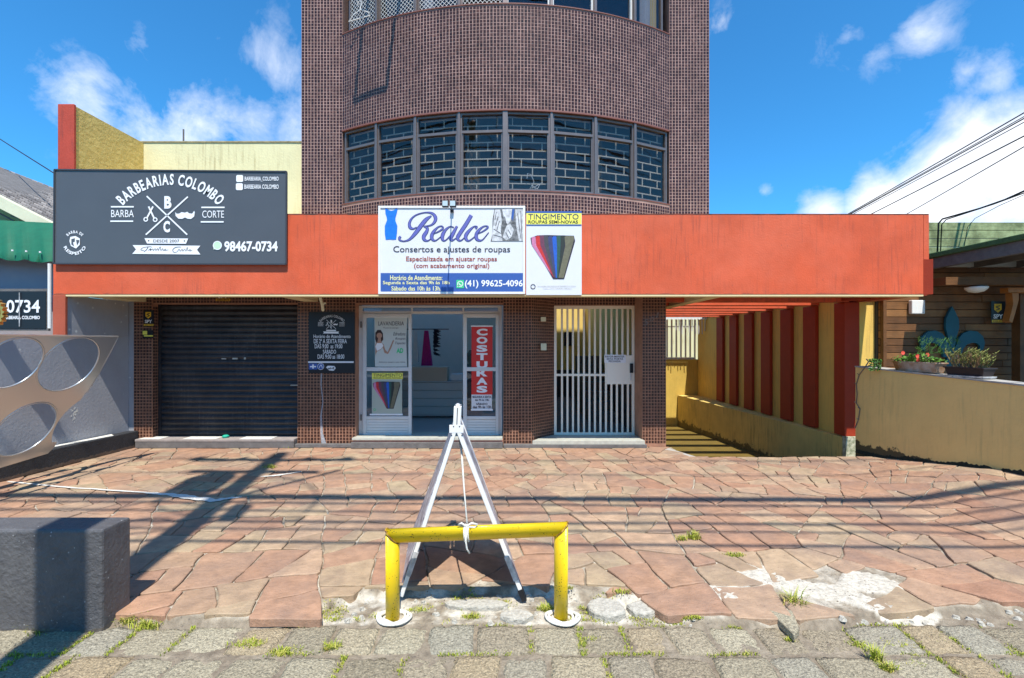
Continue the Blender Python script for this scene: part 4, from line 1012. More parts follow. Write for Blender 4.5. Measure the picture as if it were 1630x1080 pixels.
# ------------------------------------------------------------------ hours board, stickers, door posters
hb = thing('hours_board', at(528, 594, 6.97), 'black opening hours board with barber emblem on the tiled pier left of the shop door', 'sign')
MB().rect(491.5,497,564,594.5,6.965,.03).build('panel', K['black'], hb)
Y = 6.961
barber_mark(hb, Y, .235, 527, 516, K['print'], K['black'], True)
for s, bx in (('Horário de Atendimento', (499,533,558,538.5)), ('DE 2ª A SEXTA FEIRA', (499.5,540,552,547)), ('DAS 9:00  as 19:00', (501,548,545,555)), ('SÁBADO', (514,555.5,535,563.5)), ('DAS 9:00 as 18:00', (505.5,564.5,548,571.5))): text(s, bx, Y, K['print'], hb, .008)
MB().rect(490.5,575.5,563,578,Y-.003,.004).build('divider', K['print'], hb)
MB().rect(491.5,579,505,588.5,Y,.002).build('wifi_icon', K['bluep'], hb); b = MB(); disc(b, 510.5, 583.7, 5.2, Y, 18); b.build('accessible_icon', K['bluep'], hb)
b = MB(); b.rect(497,580.5,499.5,587,Y-.002,.001); b.rect(493.5,583,503,585,Y-.0022,.001); disc(b, 510.5, 583.7, 5.4, Y-.002, 16, 4.8); ribbon(b, [(508,586,1),(511,581,1),(513,586,1)], Y-.002, n=3); b.build('icon_mark', K['print'], hb)
b = MB(); b.ppoly([(519,585),(522,582.5),(532,583),(534.5,586.5),(531,590.5),(524,590)][::-1], Y, .001); b.build('wifi_badge', K['print'], hb); text('wi-fi', (521.5,584.5,532,588.5), Y-.002, K['black'], hb, .03)

def alarm(px, py, wpx, Y, label, full=True, group=None):
    k = wpx/22.; t = thing('alarm_sticker', at(px, py, Y), label, 'sticker')
    h_ = 35*k
    MB().rect(px, py, px+wpx, py+h_, Y, .006).build('plate', K['black'], t)
    Yt = Y-.003
    b = MB(); b.ppoly([(px+4.5*k,py+4*k),(px+16.5*k,py+4*k),(px+16.5*k,py+13*k),(px+10.5*k,py+18*k),(px+4.5*k,py+13*k)][::-1], Yt, .001); b.rect(px+1*k,py+29.5*k,px+21.5*k,py+33.5*k,Yt,.001)
    b.build('shield', mat('alarm_yellow', (.80,.50,.03), .5), t)
    b = MB(); ribbon(b, [(px+14*k,py+7*k,1.6*k),(px+7.5*k,py+9*k,1.6*k),(px+13.5*k,py+12*k,1.6*k),(px+7.5*k,py+14*k,1.2*k)], Yt-.002, n=3); b.build('shield_mark', K['black'], t)
    text('SPY', (px+3.5*k,py+20.5*k,px+18.5*k,py+27.5*k), Yt, K['print'], t, .03); text('3333-4774', (px+3*k,py+30.3*k,px+19.5*k,py+32.8*k), Yt-.002, K['black'], t, .02)
    return t
alarm(1578, 480, 22, 7.02, 'black and yellow SPY alarm plate on the brown plank wall')
alarm(228, 494, 16.5, 6.955, 'black and yellow SPY alarm sticker on the tiled pier left of the black shutter')
t = thing('alarm_sticker', at(236, 540, 6.955), 'small yellow and black sticker just under the SPY alarm sticker', 'sticker')
MB().rect(227,526,244,539,6.955,.005).build('plate', K['black'], t); MB().rect(227,527,234,533,6.951,.003).rect(229,534,243.5,536,6.951,.003).build('mark', K['yellowp'], t)
t = thing('alarm_sticker', at(356, 480, 6.98), 'SPY sticker on the mosaic lintel over the black shutter', 'sticker')
MB().rect(343.5,475.5,366.5,479.6,6.985,.004).build('plate', mat('alarm_orange', (.62,.33,.03), .5), t); text('SPY', (347,469,363,475), 6.985, K['print'], t, .03); text('3333-4774', (345.5,476.5,364.5,479), 6.98, K['black'], t, .02)

# LAVANDERIA poster
lp = thing('laundry_poster', at(622, 584, YS-.03), 'pale LAVANDERIA poster with a waving woman in the upper pane of the door', 'poster')
Yp = YS-.012
MB().ppoly([(596,504.5),(648.5,504.5),(646.5,540),(648,584),(597,584)][::-1], Yp, .003).build('sheet', K['paper'], lp)
text('LAVANDERIA', (602,512,643,518.5), Yp-.002, K['ink'], lp, .0); text('Pronta de entrega', (610,521,634,524), Yp-.002, K['ink'], lp, 0, .3)
for s, bx in (('Edredons', (626,529,645.5,534.5)), ('Roupas', (629,537.5,645.5,542)), ('Tapetes', (629,544.5,645.5,549.5))): text(s, bx, Yp-.002, K['ink'], lp, .0, .3)
text('AD', (631,554.5,642,562.5), Yp-.002, K['greenp'], lp, .05); text('Adicione tempo a sua rotina', (603,575.5,645,578.5), Yp-.002, K['ink'], lp, 0)
b = MB(); b.ppoly([(597.5,530),(601,525.5),(606,525.5),(609.5,531),(610,541),(607,545),(599,546),(597,540)][::-1], Yp-.002, .0008); b.build('hair_picture', K['hair'], lp)
b = MB(); disc(b, 603.8, 534.5, 4.4, Yp-.0035, 16, d=.0008); b.ppoly([(602,538),(606,538),(607,545),(611,549),(613,557),(617,561),(621,552),(624,545),(626,541),(627,543),(622,556),(617.5,564),(612,562),(609,553),(606,557),(600,560),(597.5,566),(597.5,548),(601,544)][::-1], Yp-.003, .0008); b.build('woman_picture', K['skin'], lp)
b = MB(); b.ppoly([(600,546.5),(608,546.5),(610.5,551),(606,556),(600,559),(597.5,552)][::-1], Yp-.0045, .0008); b.build('top_picture', K['print'], lp)
# dyeing poster lower pane
dp = thing('dyeing_poster', at(616, 661, YS-.03), 'TINGIMENTO poster with yellow header in the lower pane of the door', 'poster')
MB().rect(592,594,641,604,Yp,.003).build('header', K['yellowp'], dp); MB().rect(592,604,640,660,Yp,.003).build('sheet', mat('pale_poster', (.42,.46,.38), .6), dp)
MB().rect(588.5,659,641,661.5,Yp-.006,.008).build('bottom_rail', K['print'], dp)
text('TINGIMENTO', (594.5,595,640,600), Yp-.002, K['ink'], dp, .0); text('ROUPAS SEMI-NOVAS', (595,600.8,639,603.3), Yp-.002, K['ink'], dp, .0)
fan(dp, Yp-.002, 616, 629, .62); b = MB(); disc(b, 596.5, 652.5, 2, Yp-.002, 12, 1.3); b.build('round_mark', K['greenp'], dp)
# costuras banner
cb = thing('sewing_banner', at(769, 653, YS-.03), 'vertical red banner reading COSTURAS in the narrow side leaf', 'banner')
MB().rect(750.5,519.5,784,628.5,Yp,.003).build('red_sheet', K['redp'], cb); MB().rect(750.5,628.5,783,653,Yp,.003).build('white_sheet', K['signwhite'], cb)
MB().rect(749.5,518.5,785,520.5,Yp-.006,.01).rect(749.5,651.5,784.5,654,Yp-.006,.01).build('rail', K['print'], cb)
for i, ch in enumerate('COSTURAS'):
    y0_ = 523.5 + i*13; text(ch, (758.5,y0_,776,y0_+11), Yp-.002, K['print'], cb, .05)
for s, bx in (('SEGUNDA A SEXTA', (752,630.5,782,634)), ('das 9h às 18h.', (756,635.5,779,638.5)), ('SÁBADO', (758,641,776,645)), ('das 9h às 13h', (752.5,646,782,650.5))): text(s, bx, Yp-.002, K['ink'], cb, .03)
# paper note on the gate
nt_ = thing('gate_note', at(978, 577, YG-.02), 'white paper note FAVOR MANTER ESTA PORTA FECHADA taped to the gate', 'notice')
MB().rect(962,565,996,578,YG-.012,.003).build('sheet', K['print'], nt_)
for s, bx in (('FAVOR MANTER', (963.5,566.5,994,569.5)), ('ESTA PORTA', (966,570.3,992,573.3)), ('FECHADA', (969,574,988,577))): text(s, bx, YG-.015, K['ink'], nt_, .02)
hn = thing('house_number', at(1038, 518, 6.99), 'metal house number 501 climbing across the tiled pier right of the gate', 'house number')
for ch, bx in (('5', (1024.5,508.5,1032,518)), ('0', (1034,505,1041,512)), ('1', (1044,497.5,1049,506.5))): text(ch, bx, 6.988, K['alu'], hn, .0, .2)

# inside the shop
ct = thing('shop_counter', (-1.3, 9, .12), 'pale shop counter with long drawers seen through the open door', 'counter')
MB().box(-2.3, -.95, 9.0, 9.6, .15, .83).build('cabinet', mat('counter_grey', (.66,.62,.56), .5), ct)
for i in range(4): MB().box(-2.29, -.96, 8.975, 8.998, .19+i*.16, .335+i*.16).build('drawer', mat('drawer_front', (.72,.68,.61), .45) if i == 0 else bpy.data.materials['drawer_front'], ct, bevel=.004)
MB().box(-2.3, -1.28, 8.96, 9.3, .84, 1.12).build('upper_box', mat('birch', (.66,.52,.38), .6), ct, bevel=.004)
MB().box(-2.32, -.93, 8.95, 9.62, .83, .845).build('counter_top', K['whitealu'], ct)
tag(MB().box(-1.22, -.98, 9.02, 9.25, .848, .98).build('card_printer', K['white'], bevel=.01), 'small white machine on the shop counter', 'printer')
b = MB(); b.hexa([(-2.02,9.3,1.2),(-1.92,9.3,1.2),(-1.92,9.4,1.2),(-2.02,9.4,1.2),(-1.99,9.33,1.86),(-1.95,9.33,1.86),(-1.95,9.37,1.86),(-1.99,9.37,1.86)]); tag(b.build('white_garment', K['white']), 'white garment hanging left of the magenta dress', 'garment')
b = MB(); b.lathe((-.9,10.2,.12), [(.22,0),(.24,.6),(.16,.95),(.08,1.02),(.11,1.1),(.12,1.22),(.06,1.32)], 14); tag(b.build('dress_form', K['ink'], smooth=True), 'dark dress form standing at the back of the shop', 'dress form')
dr_ = thing('pink_dress', (-1.72, 8.7, .9), 'magenta dress hanging inside the shop above the counter', 'dress')
b = MB(); b.hexa([(-1.86,9.3,1.13),(-1.64,9.3,1.13),(-1.64,9.42,1.13),(-1.86,9.42,1.13),(-1.80,9.33,1.85),(-1.72,9.33,1.85),(-1.72,9.37,1.85),(-1.80,9.37,1.85)]); b.build('cloth', mat('magenta_cloth', (.55,.02,.22), .7, var=.3, vscale=20), dr_)
b = MB()
for i in range(60):
    z = U(1.35, 1.85); a = U(-1, 1); b.poly([(-1.6,9.32,z), (-1.6+U(.05,.16),9.3+U(-.03,.05),z+U(-.07,.05)), (-1.62+U(.0,.05),9.3,z+.05)])
tag(b.build('feather_boa', K['ink']), 'dark feathery boa hanging beside the magenta dress', 'boa')
tag(MB().tube([(-2.3,9.35,1.88), (-1.3,9.35,1.88)], .012, 6).build('clothes_rail', K['alu']), 'thin clothes rail inside the shop', 'rail')

# ------------------------------------------------------------------ grey side wall, curb and metal panel (left)
gy = thing('side_wall', (-6, 6, 0), 'grey painted boundary wall at the left with a black curb along its foot', 'wall')
MB().prism([(-5.90,7.0,0), (-6.1,7.0,0), (-6.5,3.5,0), (-6.25,3.5,0)], (0,0,1.70)).build('wall', K['grey'], gy)
MB().prism([(-5.893,6.99,1.701), (-6.04,6.99,1.701), (-6.055,6.032,1.701), (-5.905,6.032,1.701)], (0,0,.53)).build('upper_wall', K['grey'], gy)
MB().box(-6.3, -5.822, 7.005, 7.1, 0, 2.99).build('return_wall', K['grey'], gy)
MB().prism([(-5.74,6.99,0), (-5.899,6.99,0), (-6.24,3.5,0), (-5.96,3.5,0)], (0,0,.25)).build('curb', K['curbblack'], gy, bevel=.012)
MB().prism([(-5.78,6.6,.251), (-5.9,6.7,.251), (-6.0,5.9,.251), (-5.93,5.85,.251)], (0,0,.004)).build('worn_paint_patch', K['whitestreak'], gy)
b = MB()
for i in range(26):
    a, r_ = U(0, 6.28), U(0, .07); c0 = Vector((-5.955, 6.22, .62)) ; q = Vector((0, math.cos(a)*r_*.9, math.sin(a)*r_*1.5)) + c0
    q.x = -5.90 - (7.0-q.y)*.1 + .002; s = U(.006, .02)
    b.poly([q+Vector((0,-s,-s)), q+Vector((0,s*U(.5,1.4),-s*.6)), q+Vector((0,s,s)), q+Vector((0,-s*.6,s*U(.6,1.5)))])
b.build('peeled_paint_patch', K['whitestreak'], gy)
# perforated metal sheet: plane leaning out; outline and round holes
TO = Vector((-5.00, 0, 1.685)); BO = Vector((-5.6, 0, .35)); VD = (TO-BO)   # plane spanned by Y and VD
PN = Vector((0,1,0)).cross(VD).normalized()
def onplane(px, py):
    o = Vector((0,0,CZ)); d = Vector(((px-CX)/F, 1, (HY-py)/F)); t = (BO-o).dot(PN)/d.dot(PN); q = o+d*t
    return (q.y, (q-BO).dot(VD.normalized()))
def plane_pt(s, t): return BO + Vector((0, s, 0)) + VD.normalized()*t
def build_sheet():
    ms = thing('metal_panel', (-5.4, 5, .3), 'polished metal sheet with big round cut-outs leaning against the grey wall', 'panel')
    out = [onplane(*p) for p in [(188,536), (178,556), (157,595), (140,622), (134,628)]]
    C4 = onplane(140, 672); r4 = .30
    # arc bite of the lower right disc
    a_s = math.atan2(out[-1][1]-C4[1], out[-1][0]-C4[0]); e4 = onplane(90, 704); a_e = math.atan2(e4[1]-C4[1], e4[0]-C4[0])
    r4 = ((Vector(out[-1])-Vector(C4)).length + (Vector(e4)-Vector(C4)).length)/2
    if a_e < a_s: a_e += 2*math.pi
    for i in range(1, 14): a = a_s + (a_e-a_s)*i/14; out.append((C4[0]+r4*math.cos(a), C4[1]+r4*math.sin(a)))
    out += [e4, onplane(86, 712), onplane(76, 722), onplane(0, 745)]
    lowt = out[-1][1]; out += [(3.6, lowt-.03), (3.6, onplane(0,535)[1])]
    holes = []
    for (c, rr) in (((111,580), 44), ((20,578), 44), ((41,683), 42), ((-70,690), 44), ((-90,575), 46)):
        cc = onplane(*c); e1 = onplane(c[0]+rr, c[1]); e2 = onplane(c[0], c[1]-rr)
        r_ = .5*(abs(e1[0]-cc[0]) + abs(e2[1]-cc[1])*.93)
        if c[0] < 0: r_ = .33
        holes.append((cc, min(r_, .34)))
    cu = bpy.data.curves.new('sheet', 'CURVE'); cu.dimensions = '2D'; cu.fill_mode = 'BOTH'; cu.extrude = .004
    for loop in [out] + [[(c[0]+r_*math.cos(2*math.pi*i/40), c[1]+r_*math.sin(2*math.pi*i/40)) for i in range(40)] for c, r_ in holes]:
        sp = cu.splines.new('POLY'); sp.points.add(len(loop)-1); sp.use_cyclic_u = True
        for p, q in zip(sp.points, loop): p.co = (q[0], q[1], 0, 1)
    o = bpy.data.objects.new('tmp', cu); col.objects.link(o); dg = bpy.context.evaluated_depsgraph_get(); dg.update(); m = bpy.data.meshes.new_from_object(o.evaluated_get(dg))
    b = MB(); vd = VD.normalized()
    for v in m.vertices: b.av(BO + Vector((0, v.co.x, 0)) + vd*v.co.y + PN*v.co.z)
    b.f = [list(p.vertices) for p in m.polygons]; bpy.data.objects.remove(o)
    b.build('sheet', K['metal'], ms)
    for c, r_ in holes:
        b = MB(); pts = [plane_pt(c[0]+(r_+.004)*math.cos(2*math.pi*i/48), c[1]+(r_+.004)*math.sin(2*math.pi*i/48)) + PN*.0 for i in range(49)]
        b.tube(pts, .010, 8, cap=False); b.build('hole_rim', K['metal'], ms, smooth=True)
    b = MB(); p = [plane_pt(*q) for q in out[:5]]; b.tube([plane_pt(3.6, out[0][1])] + p, .009, 6); b.build('edge_rim', K['metal'], ms)
build_sheet()
# bottle-cap disc
bcp = thing('bottle_cap_disc', (-6.25, 5.15, 1.7), 'brown round sign with a crimped golden rim at the left edge', 'sign')
b = MB(); n = 44; cc = Vector((-6.02, 5.2, 1.945)); pts = []
for i in range(n*2): a = math.pi*i/n; r_ = .20 + (.012 if i % 4 < 2 else -.008); pts.append(cc + Vector((math.cos(a)*r_, 0, math.sin(a)*r_*.88)))
b.prism(pts[::-1], (0, .05, 0)); b.build('crimped_rim', K['gold'], bcp)
b = MB(); pts = [cc + Vector((math.cos(2*math.pi*i/32)*.165, -.008, math.sin(2*math.pi*i/32)*.145)) for i in range(32)]; b.prism(pts[::-1], (0, .02, 0)); b.build('disc_face', K['brown'], bcp)
b = MB(); b.tube([cc+Vector((0,.03,-.17)), cc+Vector((-.2,.05,-.26))], .02, 6); b.build('stem', K['gold'], bcp)

# ------------------------------------------------------------------ neighbour at the left
nb = thing('neighbour_house', (-8, 7, 0), 'low house at far left with grey shingle roof and pale rake boards', 'house')
MB().box(-12, -6.32, 6.62, 6.75, 0, 3.05).build('wall', mat('lilac_grey_wall', (.30,.30,.36), .8, c2=(.36,.33,.37), vscale=3), nb)
MB().box(-6.30, -6.20, 6.3, 6.4, 1.7, 2.9).build('corner_post', K['grey'], nb)
b = MB(); A0 = at(-300, 155, 7.3); A1 = at(86, 356, 7.3); B0 = at(-300, 150, 9.6); B1 = at(110, 309, 9.6)
rows_ = 16
for j in range(rows_):
    f0_, f1_ = j/rows_, (j+1)/rows_
    L0 = A0.lerp(B0, f0_); R0 = A1.lerp(B1, f0_); L1 = A0.lerp(B0, f1_+.01); R1 = A1.lerp(B1, f1_+.01); n = 46
    for i in range(n):
        g0, g1 = (i + .5*(j % 2))/n, min(1, (i+.94 + .5*(j % 2))/n); b.tone = U(.15, 1); up = Vector((0, 0, .02 + U(0, .012)))
        if g0 >= 1: continue
        p = [L0.lerp(R0, g0)+up, L0.lerp(R0, g1)+up, L1.lerp(R1, g1), L1.lerp(R1, g0)]
        b.poly(p); b.poly([p[0]-up, p[1]-up, p[1], p[0]])
b.build('shingles', K['shingle'], nb, kind='stuff')
b = MB(); b.poly([A0-Vector((0,0,.02)), A1-Vector((0,0,.02)), B1-Vector((0,0,.02)), B0-Vector((0,0,.02))]); b.build('roof_deck', K['concdark'], nb)
b = MB(); b.bar(at(-300,168,7.22), at(88,366,7.22), .12, .17); b.build('rake_board', K['palewood'], nb)
b = MB(); b.prism([at(-300,180,7.4), at(86,370,7.4), at(86,420,7.4), at(-300,420,7.4)], (0,.1,0)); b.build('gable_wall', mat('green_gable', (.42,.46,.20), .8, var=.1), nb)
for i in range(5): MB().bar(at(-60+i*26, 320+i*8, 7.3), at(-30+i*26, 352, 7.3), .02).build('gable_batten', K['concdark'], nb)
# green awning
aw = thing('green_awning', (-7.5, 6.4, 2.7), 'dark green canvas awning with wavy valance left of the barber billboard', 'awning')
b = MB(); n = 60; T = []; M_ = []; B_ = []
for i in range(n+1):
    px = -260 + 345*i/n; sag = 1.2*math.sin(i*1.9) + noise.noise(Vector((i*.3, 0, 0)))*2
    T.append(b.av(at(px, 338 + (px+260)*.05, 7.05))); M_.append(b.av(at(px, 401 + (px)*.06 + sag*.5, 6.30 + .02*math.sin(i*1.3)))); B_.append(b.av(at(px, 411 + px*.06 + 3.2*abs(math.sin(i*.42)) + sag*.4, 6.29 + .03*math.sin(i*1.7))))
for i in range(n):
    b.f.append([T[i], M_[i], M_[i+1], T[i+1]]); b.f.append([M_[i], B_[i], B_[i+1], M_[i+1]])
b.build('canvas', K['greenfab'], aw, smooth=True)
b = MB()
for px in range(20, 80, 22): b.lathe(at(px, 399 + px*.06, 6.26), [(.012,0), (.012,.02)], 8)
b.build('eyelet', K['print'], aw)
ps = thing('phone_sign', at(35, 527, 6.28), 'black framed banner with the end of a phone number at far left', 'sign')
MB().rect(-90,460,77,527,6.26,.03).build('frame', K['concdark'], ps); MB().rect(-86,464,73,523,6.25,.012).build('panel', K['black'], ps)
text('98467-0734', (-66,477.5,63.5,498.5), 6.244, K['print'], ps, .02); text('BARBEARIA COLOMBO', (4,503,63.5,508.5), 6.244, K['print'], ps, .03)
b = MB(); b.tube([at(31,466,6.24), at(31,520,6.24)], .006, 6); b.build('tie_wire', K['greyp'], ps)
wp = MB(); wp.tube([at(79,420,6.25), at(79,523,6.25)], .02, 8); tag(wp.build('drain_pipe', K['white']), 'thin white downpipe beside the orange pillar', 'pipe')

# ------------------------------------------------------------------ ramp side wall with dark red fins
rw = thing('ramp_wall', (4.7, 8, 0), 'beige wall along the garage ramp with upright dark red fins', 'wall')
MB().box(5.33, 5.57, 7.45, 13.05, .104, 2.38).build('wall', K['beige_ramp'], rw)
fy = [7.20 + .6975*i for i in range(7)]
for i, y in enumerate(fy): MB().box(5.265, 5.328 if i else 5.498, y, y+(.34 if i else .24), .12, 2.243).build('fin', K['darkred'], rw, bevel=.005)
for i, y in enumerate(fy): MB().box(2.38, 5.325, y-.02, y+.15, 2.247, 2.41).build('pergola_beam', K['orange'], rw, bevel=.004)
MB().box(5.20, 5.58, 7.46, 13.05, 2.415, 2.52).build('top_rail', K['darkred'], rw)
MB().prism([(5.255,7.245,-1.05), (5.58,7.245,-1.05), (5.58,13.05,-1.05), (4.75,13.05,-1.05)], (0,0,1.152)).build('ledge', K['ledge'], rw, bevel=.01)
MB().box(5.26, 5.51, 7.16, 7.24, -.6, .118).build('pier_base', K['pier'], rw)
MB().box(2.59, 5.6, 13.07, 13.28, -1.2, 1.12).build('end_wall', K['ochre'], rw)
MB().box(2.2, 6.5, 15.8, 16.0, -.5, 3.2).build('back_wall', K['cream'], rw)
pf = thing('picket_fence', (4.6, 13.1, 1.12), 'white picket railing on top of the ochre wall at the end of the ramp', 'fence')
MB().box(4.05, 5.3, 13.12, 13.16, 1.125, 1.18).build('rail', K['white'], pf); MB().box(4.05, 5.3, 13.135, 13.16, 2.05, 2.08).build('rail', K['white'], pf)
for i in range(9):
    MB().box(4.18+i*.133, 4.22+i*.133, 13.085, 13.118, 1.185, 2.27).build('picket', K['white'], pf)
ra = thing('striped_awning', (4.8, 12.6, 2.2), 'red awning with white scalloped fringe at the end of the ramp', 'awning')
for i in range(12):
    x = 3.26 + i*.18
    MB().poly([(x, 12.4, 2.34), (x+.18, 12.4, 2.34), (x+.18, 13.7, 2.86), (x, 13.7, 2.86)]).build('stripe', K['orange'] if i % 2 else K['darkred'], ra)
b = MB()
for i in range(24):
    x = 3.26+i*.09; c0 = [(x+.045+.045*math.cos(math.pi*k/6), 12.39, 2.285-.055*math.sin(math.pi*k/6)) for k in range(7)]
    b.prism([(x,12.39,2.34)] + c0[::-1] + [(x+.09,12.39,2.34)], (0,.006,0))
b.build('fringe', K['white'], ra)
b = MB()
for i in range(10): x = 4.5 + i*.09; b.tube([(x, 12.5, 2.27), (x+U(-.02,.02), 12.5, U(1.8, 2.0))], .013, 6)
tag(b.build('wind_chime', K['whitealu']), 'bunch of white hanging tubes under the striped awning', 'chime')

# ------------------------------------------------------------------ right boundary wall, cabin, planters
rb = thing('boundary_wall', (5.1, 5.5, 0), 'beige rendered low wall curving along the right side of the forecourt', 'wall')
def rwx(y): return 5.06 + .12*(6.7-y)
ys = [6.70 - i*(6.70-2.2)/40 for i in range(41)]
b = MB(); q = []
for i, y in enumerate(ys):
    zt_ = 1.24 - .045*(6.7-y); wob = .004*noise.noise(Vector((y*2, 0, 0)))
    q.append([b.av((rwx(y)+wob, y, -.3)), b.av((rwx(y)+wob, y, zt_)), b.av((rwx(y)+.20, y, zt_)), b.av((rwx(y)+.20, y, -.3))])
for a, c in zip(q, q[1:]):
    for k in range(3): b.f.append([a[k], c[k], c[k+1], a[k+1]])
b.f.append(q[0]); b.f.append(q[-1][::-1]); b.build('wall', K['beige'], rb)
b = MB(); q = []
for i, y in enumerate(ys):
    zt_ = 1.242 - .045*(6.7-y); q.append([b.av((rwx(y)-.012, y, zt_)), b.av((rwx(y)+.21, y, zt_)), b.av((rwx(y)+.21, y, zt_+.018)), b.av((rwx(y)-.012, y, zt_+.018))])
for a, c in zip(q, q[1:]):
    for k in range(4): b.f.append([a[k], c[k], c[(k+1)%4], a[(k+1)%4]])
b.f.append(q[0]); b.f.append(q[-1]); b.build('coping', K['concrete'], rb)
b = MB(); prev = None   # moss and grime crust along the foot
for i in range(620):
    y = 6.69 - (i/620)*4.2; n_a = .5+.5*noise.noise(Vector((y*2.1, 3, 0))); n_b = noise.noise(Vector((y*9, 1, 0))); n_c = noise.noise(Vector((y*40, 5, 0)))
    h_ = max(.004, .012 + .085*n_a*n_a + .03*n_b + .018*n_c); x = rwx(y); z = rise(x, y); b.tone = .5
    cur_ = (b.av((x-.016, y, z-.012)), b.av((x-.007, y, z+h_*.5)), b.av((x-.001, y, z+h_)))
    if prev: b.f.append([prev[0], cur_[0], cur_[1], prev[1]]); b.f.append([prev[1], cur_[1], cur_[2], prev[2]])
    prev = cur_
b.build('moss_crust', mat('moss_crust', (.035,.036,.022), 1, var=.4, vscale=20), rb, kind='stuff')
b = MB(); pts = [(1380,585),(1372,597),(1368,612),(1369,628),(1368,642),(1373,651),(1371,668),(1366,682)]
P3 = []
for px, py in pts:
    Y_ = 6.25; X_ = rwx(Y_)-.02; Yq = X_*F/(px-CX); P3.append((rwx(Yq)-.015, Yq, CZ+(HY-py)*Yq/F))
b.tube(P3, .006, 5)
for k in (1,2,4,5,6): p = Vector(P3[k]); b.tube([p, p+Vector((-.03,0,.02))], .005, 4)
b.tube([P3[0], Vector(P3[0])+Vector((.05,0,.08)), Vector(P3[0])+Vector((.02,0,.12))], .008, 5); b.tube([P3[0], Vector(P3[0])+Vector((.12,0,.05))], .006, 5)
tag(b.build('creeper_stem', K['concdark']), 'bare creeper stem hanging down the corner of the beige wall', 'vine')

cb_ = thing('plank_cabin', (8, 7.3, 0), 'brown horizontal plank cabin behind the beige wall under a green roof', 'cabin')
z = .55; i = 0
while z < 2.9:
    h_ = U(.105, .122); x = 5.745
    while x < 10.2:
        l_ = U(1.3, 3.0); b = MB(); b.tone = U(0, 1); x2 = min(x+l_, 10.3); b.box(x+.004, x2, 7.10+U(-.004,.004), 7.14, z+.004, z+h_-.004); b.build('plank', K['wood'], cb_, bevel=.004); x = x2
    z += h_
MB().box(5.745, 10.3, 7.15, 7.3, 0, 2.95).build('backing_wall', K['dark'], cb_)
MB().box(5.75, 5.80, 7.04, 7.095, .5, 2.9).build('corner_trim', K['wood'], cb_)
b = MB(); b.tone = 1; b.rect(1605, 458, 1700, 466, 6.7, .12); b.build('beam', K['orangewood'], cb_, bevel=.005)
b = MB(); b.prism([at(1611,466.5,6.7), at(1622,466.5,6.7), at(1622,478,6.7), at(1612,514,6.7), at(1606,512,6.7), at(1613,484,6.7)][::-1], (0,.10,0)); b.build('bracket', K['orangewood'], cb_, bevel=.004)
MB().rect(1624,466.5,1640,620,6.85,.12).build('post', K['wood'], cb_)
MB().box(6.42, 10.4, 4.2, 8, 2.90, 2.975).build('roof', K['greenroof'], cb_, bevel=.01)
MB().box(6.46, 6.54, 4.25, 7.09, 2.74, 2.898).build('rafter', K['concdark'], cb_)
for xx in (7.1, 7.75, 8.4): MB().box(xx, xx+.06, 4.25, 7.09, 2.76, 2.898).build('rafter', K['concdark'], cb_)
MB().box(6.54, 10.3, 6.99, 7.05, 2.77, 2.89).build('light_strip', K['whitealu'], cb_)
MB().box(5.502, 5.74, 7.2, 7.4, -.3, 2.25).build('corner_column', K['beige_ramp'], cb_)
for i in range(5):
    z0_ = 2.98 + i*.143; o = MB().box(5.55, 10.5, 7.9, 7.94, z0_+.004, z0_+.139); o.build('parapet_board', K['greenboard'], cb_, bevel=.004)
b = MB(); b.rect(1452,478,1473,500,7.02,.07); wl = tag(b.build('wall_lamp', K['white'], bevel=.012), 'square white floodlight housing on the plank wall under the fascia corner', 'lamp')
lt = thing('ceiling_lamp', at(1555, 455, 6.6), 'round white glass bowl lamp under the cabin beam', 'lamp')
b = MB(); c0 = at(1554, 461, 6.6); b.lathe(c0-Vector((0,0,.05)), [(.02,0), (.08,.015), (.115,.045), (.13,.07), (.13,.085)], 20); b.build('bowl', K['white'], lt, smooth=True)
tag(MB().box(6.2, 8.2, 6.50, 6.7, 2.43, 2.54).build('tie_beam', K['wood']), 'dark timber tie beam carrying the bowl lamp', 'beam')
# fleur de lis
def fleur():
    t = thing('fleur_de_lis', at(1517, 590, 7.05), 'teal wooden fleur-de-lis mounted on the brown plank wall', 'ornament')
    mid = [(1516,488),(1521,497),(1526.5,509),(1527,522),(1522,540),(1519,556),(1519,562),(1514,562),(1513.5,556),(1510,540),(1505.5,522),(1506,508),(1511,497)]
    MB().ppoly(mid[::-1], 7.05, .035).build('centre_petal', K['teal'], t)
    r_ = [(1519,562),(1521,552),(1526,540),(1533,531),(1544,526.5),(1556,528),(1565,536),(1568,546),(1566,556),(1560,560),(1560,551),(1555,546.5),(1547,546),(1539,549),(1533,556),(1531,564)]
    MB().ppoly(r_[::-1], 7.052, .031).build('side_petal', K['teal'], t)
    l_ = [(2*1516.5-x, y) for x, y in r_]; MB().ppoly(l_, 7.052, .031).build('side_petal', K['teal'], t)
    MB().ppoly([(1502,562.5),(1531,562.5),(1531,569),(1502,569)][::-1], 7.045, .04).build('band', K['teal'], t)
    MB().ppoly([(1509,569.5),(1523,569.5),(1530,584),(1516,590),(1502,584)][::-1], 7.05, .035).build('foot', K['teal'], t)
fleur()
